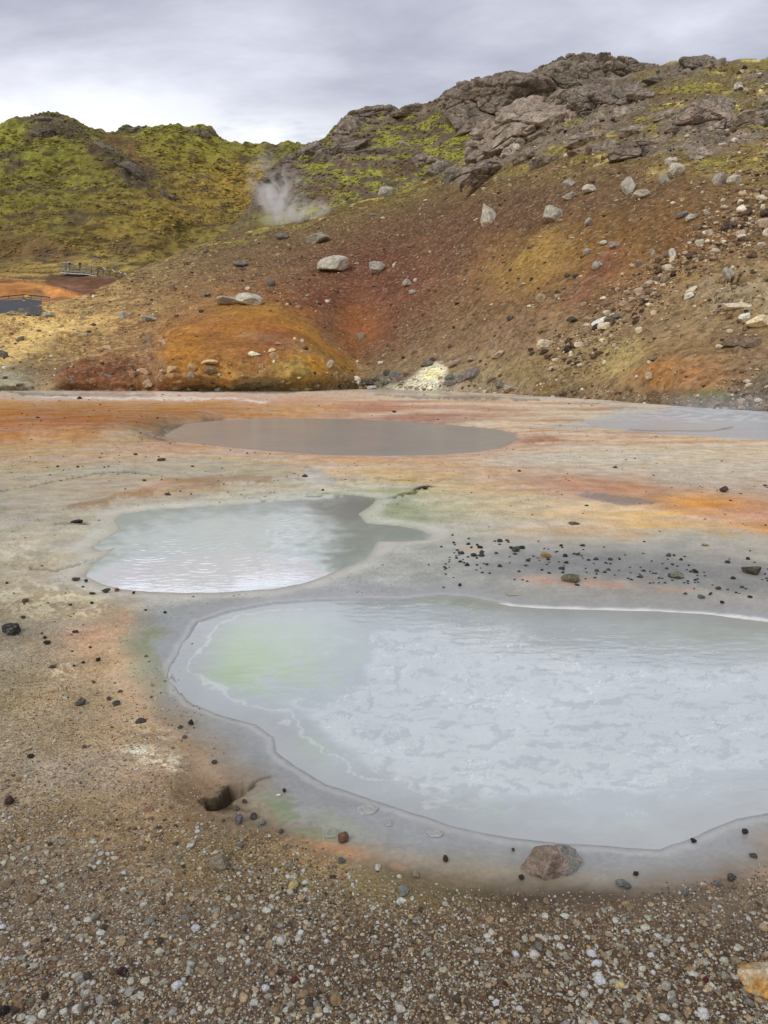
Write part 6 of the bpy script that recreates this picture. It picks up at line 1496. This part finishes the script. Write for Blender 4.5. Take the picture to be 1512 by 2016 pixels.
for a, b in posts:
    part('post', cyl(P_(a, b + 4, BY - 0.85), P_(a, b - 12.5, BY - 0.85), 0.075), M_WOOD if a < 178 else M_DARKWOOD, bw)
for off in (-12.5, -7.5):
    part('rail', [cyl(P_(posts[k][0], posts[k][1] + off, BY - 0.95), P_(posts[k + 1][0], posts[k + 1][1] + off, BY - 0.95), 0.075) for k in range(len(posts) - 1)], M_WOOD, bw)
    part('rail', [cyl(P_(posts[k][0], posts[k][1] + off - 1, BY + 0.95), P_(posts[k + 1][0], posts[k + 1][1] + off - 1, BY + 0.95), 0.06) for k in range(len(posts) - 1)], M_DARKWOOD, bw)
st = [(196 + 6.2 * k, 542.5 + 1.35 * k) for k in range(9)]
part('stairs', [box(P_(a, b, BY - 0.8 - 0.25 * k), (0.34, 0.9, 0.07)) for k, (a, b) in enumerate(st)] + [cyl(P_(194, 543, BY - 1.6), P_(248, 555, BY - 3.6), 0.1)], M_WOOD, bw)
for a, b in ((193, 541), (203, 543), (216, 546), (229, 549), (240, 551)):
    part('post', cyl(P_(a, b + 4, BY - 1.7), P_(a, b - 12, BY - 1.7), 0.075), M_DARKWOOD, bw)
for a in ((202, 526, 209, 531), (221, 531, 226.5, 535), (234, 534, 239.5, 538), (244, 537.5, 249.5, 541.5)):
    part('handrail', cyl(P_(a[0], a[1], BY - 1.8), P_(a[2], a[3], BY - 1.8), 0.09), M_WHITE, bw)
part('stair_rail', [cyl(P_(193, 529, BY - 1.75), P_(203, 531, BY - 1.75), 0.06), cyl(P_(203, 537, BY - 1.75), P_(240, 547, BY - 1.75), 0.06)], M_DARKWOOD, bw)
ib = empty('information_board', P_(134, 530, BY + 0.3), 'white topped information board on the left end of the boardwalk', 'information board')
part('panel', box(P_(133, 516.5, BY + 0.3), (0.62, 0.3, 0.06)), M_WHITE, ib); part('leg', cyl(P_(137, 535, BY + 0.3), P_(137, 516.5, BY + 0.3), 0.08), M_DARKWOOD, ib); part('leg', cyl(P_(130, 535, BY + 0.3), P_(130, 516.5, BY + 0.3), 0.08), M_DARKWOOD, ib)
part('box', box(P_(137, 520.5, BY + 0.15), (0.2, 0.2, 0.16)), M_BLACK, ib)
# person on the boardwalk: one skinned body
def person(foot, rz):
    bm = bmesh.new(); L = bm.verts.layers.skin.verify()
    J = {'pel': (0, 0, .93, .15, .12), 'wst': (0, 0, 1.08, .145, .11), 'chs': (0, .0, 1.30, .17, .12), 'nk0': (0, 0, 1.45, .07, .07), 'nk': (0, -.01, 1.50, .052, .055), 'hd': (0, -.02, 1.60, .078, .095), 'top': (0, -.01, 1.70, .07, .085)}
    E = [('pel', 'wst'), ('wst', 'chs'), ('chs', 'nk0'), ('nk0', 'nk'), ('nk', 'hd'), ('hd', 'top')]
    for s, n in ((-1, 'l'), (1, 'r')):
        J.update({'hip' + n: (s * .09, 0, .86, .095, .1), 'kn' + n: (s * .10, -.02, .48, .062, .065), 'an' + n: (s * .10, .02, .09, .042, .045), 'to' + n: (s * .11, -.15, .04, .04, .03),
                  'sh' + n: (s * .19, 0, 1.40, .065, .065), 'el' + n: (s * .26, .02, 1.13, .045, .045), 'wr' + n: (s * .24, -.12, .95, .03, .03), 'pm' + n: (s * .235, -.17, .89, .036, .022)})
        E += [('pel', 'hip' + n), ('hip' + n, 'kn' + n), ('kn' + n, 'an' + n), ('an' + n, 'to' + n), ('chs', 'sh' + n), ('sh' + n, 'el' + n), ('el' + n, 'wr' + n), ('wr' + n, 'pm' + n)]
        for q in range(4):
            J[f'f{q}{n}'] = (s * .235 + (q - 1.5) * .018, -.205 - .01 * (q % 2), .845, .009, .009); J[f'g{q}{n}'] = (s * .235 + (q - 1.5) * .018, -.205, .805 + .006 * abs(q - 1.5), .008, .008)
            E += [('pm' + n, f'f{q}{n}'), (f'f{q}{n}', f'g{q}{n}')]
        J['t' + n] = (s * .235 - s * .045, -.16, .875, .01, .01); J['u' + n] = (s * .235 - s * .055, -.185, .84, .009, .009); E += [('wr' + n, 't' + n), ('t' + n, 'u' + n)]
    vd = {}
    for k_, (x, y, z, rx, ry) in J.items():
        v = bm.verts.new((x, y, z)); v[L].radius = (rx, ry); vd[k_] = v
    vd['pel'][L].use_root = True
    for a, b in E: bm.edges.new((vd[a], vd[b]))
    me = bpy.data.meshes.new('body'); bm.to_mesh(me); bm.free()
    o = bpy.data.objects.new('body', me); COL.objects.link(o)
    o.modifiers.new('skin', 'SKIN'); o.modifiers.new('sub', 'SUBSURF').levels = 1
    dg = bpy.context.evaluated_depsgraph_get(); me2 = bpy.data.meshes.new_from_object(o.evaluated_get(dg)); o.modifiers.clear(); o.data = me2
    co = np.empty(len(me2.vertices) * 3, np.float32); me2.vertices.foreach_get('co', co); co = co.reshape(-1, 3)
    c = np.tile(lin((40, 42, 50)), (len(co), 1)); c[co[:, 2] < 0.92] = lin((34, 34, 38)); c[co[:, 2] > 1.49] = lin((205, 160, 135)); c[(co[:, 2] < 0.95) & (np.abs(co[:, 0]) > 0.17) & (co[:, 1] < -0.1)] = lin((205, 160, 135)); c[co[:, 2] < 0.07] = lin((60, 54, 50))
    a = me2.attributes.new('Col', 'FLOAT_COLOR', 'POINT'); cc = np.ones((len(co), 4), np.float32); cc[:, :3] = c; a.data.foreach_set('color', cc.ravel())
    me2.materials.clear(); me2.materials.append(M_SKIN)
    for pl in me2.polygons: pl.use_smooth = True
    t = link('person', None); t.location = foot; t.rotation_euler = (0, 0, rz); o.parent = t
    V, F = ico(2); hv = V * [.095, .115, .075] + [0, -.012, 1.685]; hv[:, 2] = np.maximum(hv[:, 2], 1.655)
    bv, bf = box([0, -.15, 1.662], (.07, .07, .008))
    V2, F2 = merge([(hv, F), (bv, bf)])
    link('cap', mesh('cap', V2, F2, M_HAT, None, True), t)
    V, F = merge([(ico(1)[0] * .011 + [s * .032, -.108, 1.615], ico(1)[1]) for s in (-1, 1)])
    link('eye', mesh('eye', V[:len(V) // 2], F[:len(F) // 2], M_BLACK), t); link('eye', mesh('eye', V[len(V) // 2:], F[:len(F) // 2], M_BLACK), t)
    link('nose', mesh('nose', ico(1)[0] * [.014, .02, .022] + [0, -.122, 1.585], ico(1)[1], M_BLACK if False else M_FILTER), t)
    link('mouth', mesh('mouth', ico(1)[0] * [.024, .008, .007] + [0, -.112, 1.552], ico(1)[1], M_DARKWOOD), t)
    return tag(t, 'person in dark clothes and a white cap standing on the boardwalk', 'person')
pf = P_(158, 534.6, BY); person((pf[0], pf[1] + 0.1, pf[2]), 0.2)
# cigarette end by the pool
p = gpt(547, 1567); cg = empty('cigarette_butt', (p[0], p[1], p[2] + 0.004), 'white cigarette end on the sandy rim near the sinkhole', 'cigarette')
part('paper', cyl(np.array(cg.location) + [-.006, 0, 0], np.array(cg.location) + [.0105, .002, 0], 0.0042, 12), M_PAPER, cg); part('filter', cyl(np.array(cg.location) + [.0106, .002, 0], np.array(cg.location) + [.0125, .0022, 0], 0.0042, 12), M_FILTER, cg)
# ------------------------------------------------------------------ steam
def steam(name, c, half, dens, scale, label, thr=(0.42, 0.62), lean=0.0):
    V, F = ico(3); V = V * half; V[:, 0] += lean * (V[:, 2] + half[2])
    m_ = bpy.data.materials.new(name); m_.use_nodes = True; t = m_.node_tree; t.nodes.clear(); k = WT0(t)
    out = k.n('ShaderNodeOutputMaterial'); pv_ = k.n('ShaderNodeVolumePrincipled'); k.l(pv_.outputs[0], out.inputs['Volume'])
    pv_.inputs['Color'].default_value = (1, 1, 1, 1); pv_.inputs['Anisotropy'].default_value = 0.1
    tc = k.n('ShaderNodeTexCoord'); mp = k.n('ShaderNodeMapping'); k.l(tc.outputs['Object'], mp.inputs[0]); mp.inputs['Scale'].default_value = (1 / half[0], 1 / half[1], 1 / half[2])
    sx = k.n('ShaderNodeSeparateXYZ'); k.l(mp.outputs[0], sx.inputs[0])
    xx = k.math('SUBTRACT', sx.outputs[0], k.math('MULTIPLY', k.math('ADD', sx.outputs[2], 1.0), lean * half[2] / half[0]))
    rr = k.math('SQRT', k.math('ADD', k.math('POWER', xx, 2.0), k.math('ADD', k.math('POWER', sx.outputs[1], 2.0), k.math('POWER', sx.outputs[2], 2.0))))
    fall = k.rng(rr, 0.25, 0.95, 1.0, 0.0)
    low = k.rng(sx.outputs[2], -0.9, 0.9, 1.0, 0.25)
    n = k.noise(tc.outputs['Object'], scale, 5, 0.6, 0.8)
    d = k.math('MULTIPLY', k.math('MULTIPLY', fall, low), k.math('MULTIPLY', k.rng(n.outputs[0], thr[0], thr[1], 0.0, 1.0), dens)); k.l(d, pv_.inputs['Density'])
    o = link(name, mesh(name, V, F, m_, None, True)); o.location = c; return tag(o, label, 'steam')
class WT0(NT):
    def __init__(s, tree): s.t = tree
c = P_(556, 376, 108); steam('steam_plume', c, (5.2, 3.0, 6.8), 1.5, 0.4, 'column of white steam rising between the knoll and the brown slope', (0.44, 0.66), -0.12)
c = P_(592, 416, 107); steam('steam_plume', c, (5.4, 2.4, 2.2), 1.4, 0.5, 'low drifting steam right of the rising column', (0.44, 0.66), 0.2)
c = P_(1420, 792, 26.5); steam('steam_plume', c, (2.6, 1.6, 0.7), 0.5, 1.2, 'thin steam over the hot spring at the right edge', (0.35, 0.7), 0)
c = P_(840, 755, 47); steam('steam_plume', c, (3.2, 1.6, 0.9), 0.25, 0.9, 'faint steam drifting in front of the white mound', (0.35, 0.7), 0)


# ------------------------------------------------------------------ sky and sun
SUN_EL, SUN_AZ = R(42), R(215)    # azimuth from +Y, clockwise: behind the camera, to the left
w = bpy.data.worlds.new('World'); S.world = w; w.use_nodes = True; t = w.node_tree; t.nodes.clear()
class WT(NT):
    def __init__(s, tree): s.t = tree
k = WT(t)
out = k.n('ShaderNodeOutputWorld'); bg = k.n('ShaderNodeBackground'); k.l(bg.outputs[0], out.inputs['Surface']); bg.inputs['Strength'].default_value = 0.1
sky = k.n('ShaderNodeTexSky', sky_type='NISHITA', sun_disc=False, sun_elevation=SUN_EL, sun_rotation=SUN_AZ)
tc = k.n('ShaderNodeTexCoord'); sx = k.n('ShaderNodeSeparateXYZ'); k.l(tc.outputs['Generated'], sx.inputs[0])
X, Y, Z = sx.outputs
den = k.math('ADD', k.math('MAXIMUM', Z, 0.0), 0.22)
cv = k.n('ShaderNodeCombineXYZ'); k.l(k.math('DIVIDE', X, den), cv.inputs[0]); k.l(k.math('DIVIDE', Y, den), cv.inputs[1])
mp = k.n('ShaderNodeMapping'); k.l(cv.outputs[0], mp.inputs[0]); mp.inputs['Location'].default_value = (1.7, 0.4, 0); mp.inputs['Scale'].default_value = (0.8, 1.5, 1)
n1 = k.noise(mp.outputs[0], 1.1, 7, 0.55, 0.4); n2 = k.noise(mp.outputs[0], 2.6, 6, 0.55, 0.3)
f = k.math('ADD', k.math('MULTIPLY', n1.outputs[0], 0.65), k.math('MULTIPLY', n2.outputs[0], 0.35))
f = k.math('SUBTRACT', f, k.math('MULTIPLY', k.math('MULTIPLY', k.rng(Z, 0.29, 0.36, 0.0, 1.0), k.rng(X, -0.1, 0.35, 1.0, 0.0)), 0.08))
cloud = k.ramp(f, [(0.36, (154, 158, 173)), (0.47, (180, 183, 197)), (0.56, (205, 207, 220)), (0.66, (232, 235, 244))])
# a brighter strip under the cloud deck, low on the left
low = k.math('MULTIPLY', k.rng(Z, 0.262, 0.322, 1.0, 0.0), k.rng(X, 0.12, -0.18, 0.0, 1.0) if False else k.rng(k.math('MULTIPLY', X, -1.0), -0.12, 0.12, 0.0, 1.0))
nl = k.noise(mp.outputs[0], 2.0, 5, 0.6)
low = k.math('MULTIPLY', low, k.rng(nl.outputs[0], 0.36, 0.56, 0.1, 1.0))
cloud = k.mix(low, cloud, (*lin((244, 247, 252)), 1))
hi = k.n('ShaderNodeVectorMath', operation='SCALE'); k.l(cloud, hi.inputs[0]); hi.inputs['Scale'].default_value = 10.0
k.l(k.mix(0.96, sky.outputs[0], hi.outputs[0]), bg.inputs['Color'])
sd_ = bpy.data.lights.new('sun', 'SUN'); sd_.energy = 1.1; sd_.angle = R(24); sd_.color = (1.0, 0.96, 0.9)
so = bpy.data.objects.new('sun', sd_); COL.objects.link(so)
dv = Vector((math.sin(SUN_AZ) * math.cos(SUN_EL), math.cos(SUN_AZ) * math.cos(SUN_EL), math.sin(SUN_EL)))
so.rotation_euler = dv.to_track_quat('Z', 'Y').to_euler()

S.view_settings.view_transform = 'Standard'; S.view_settings.look = 'None'; S.view_settings.exposure = 0.27; S.view_settings.gamma = 1.0; S.view_settings.use_curve_mapping = False
S.cycles.max_bounces = 6; S.cycles.volume_bounces = 5; S.cycles.use_denoising = True
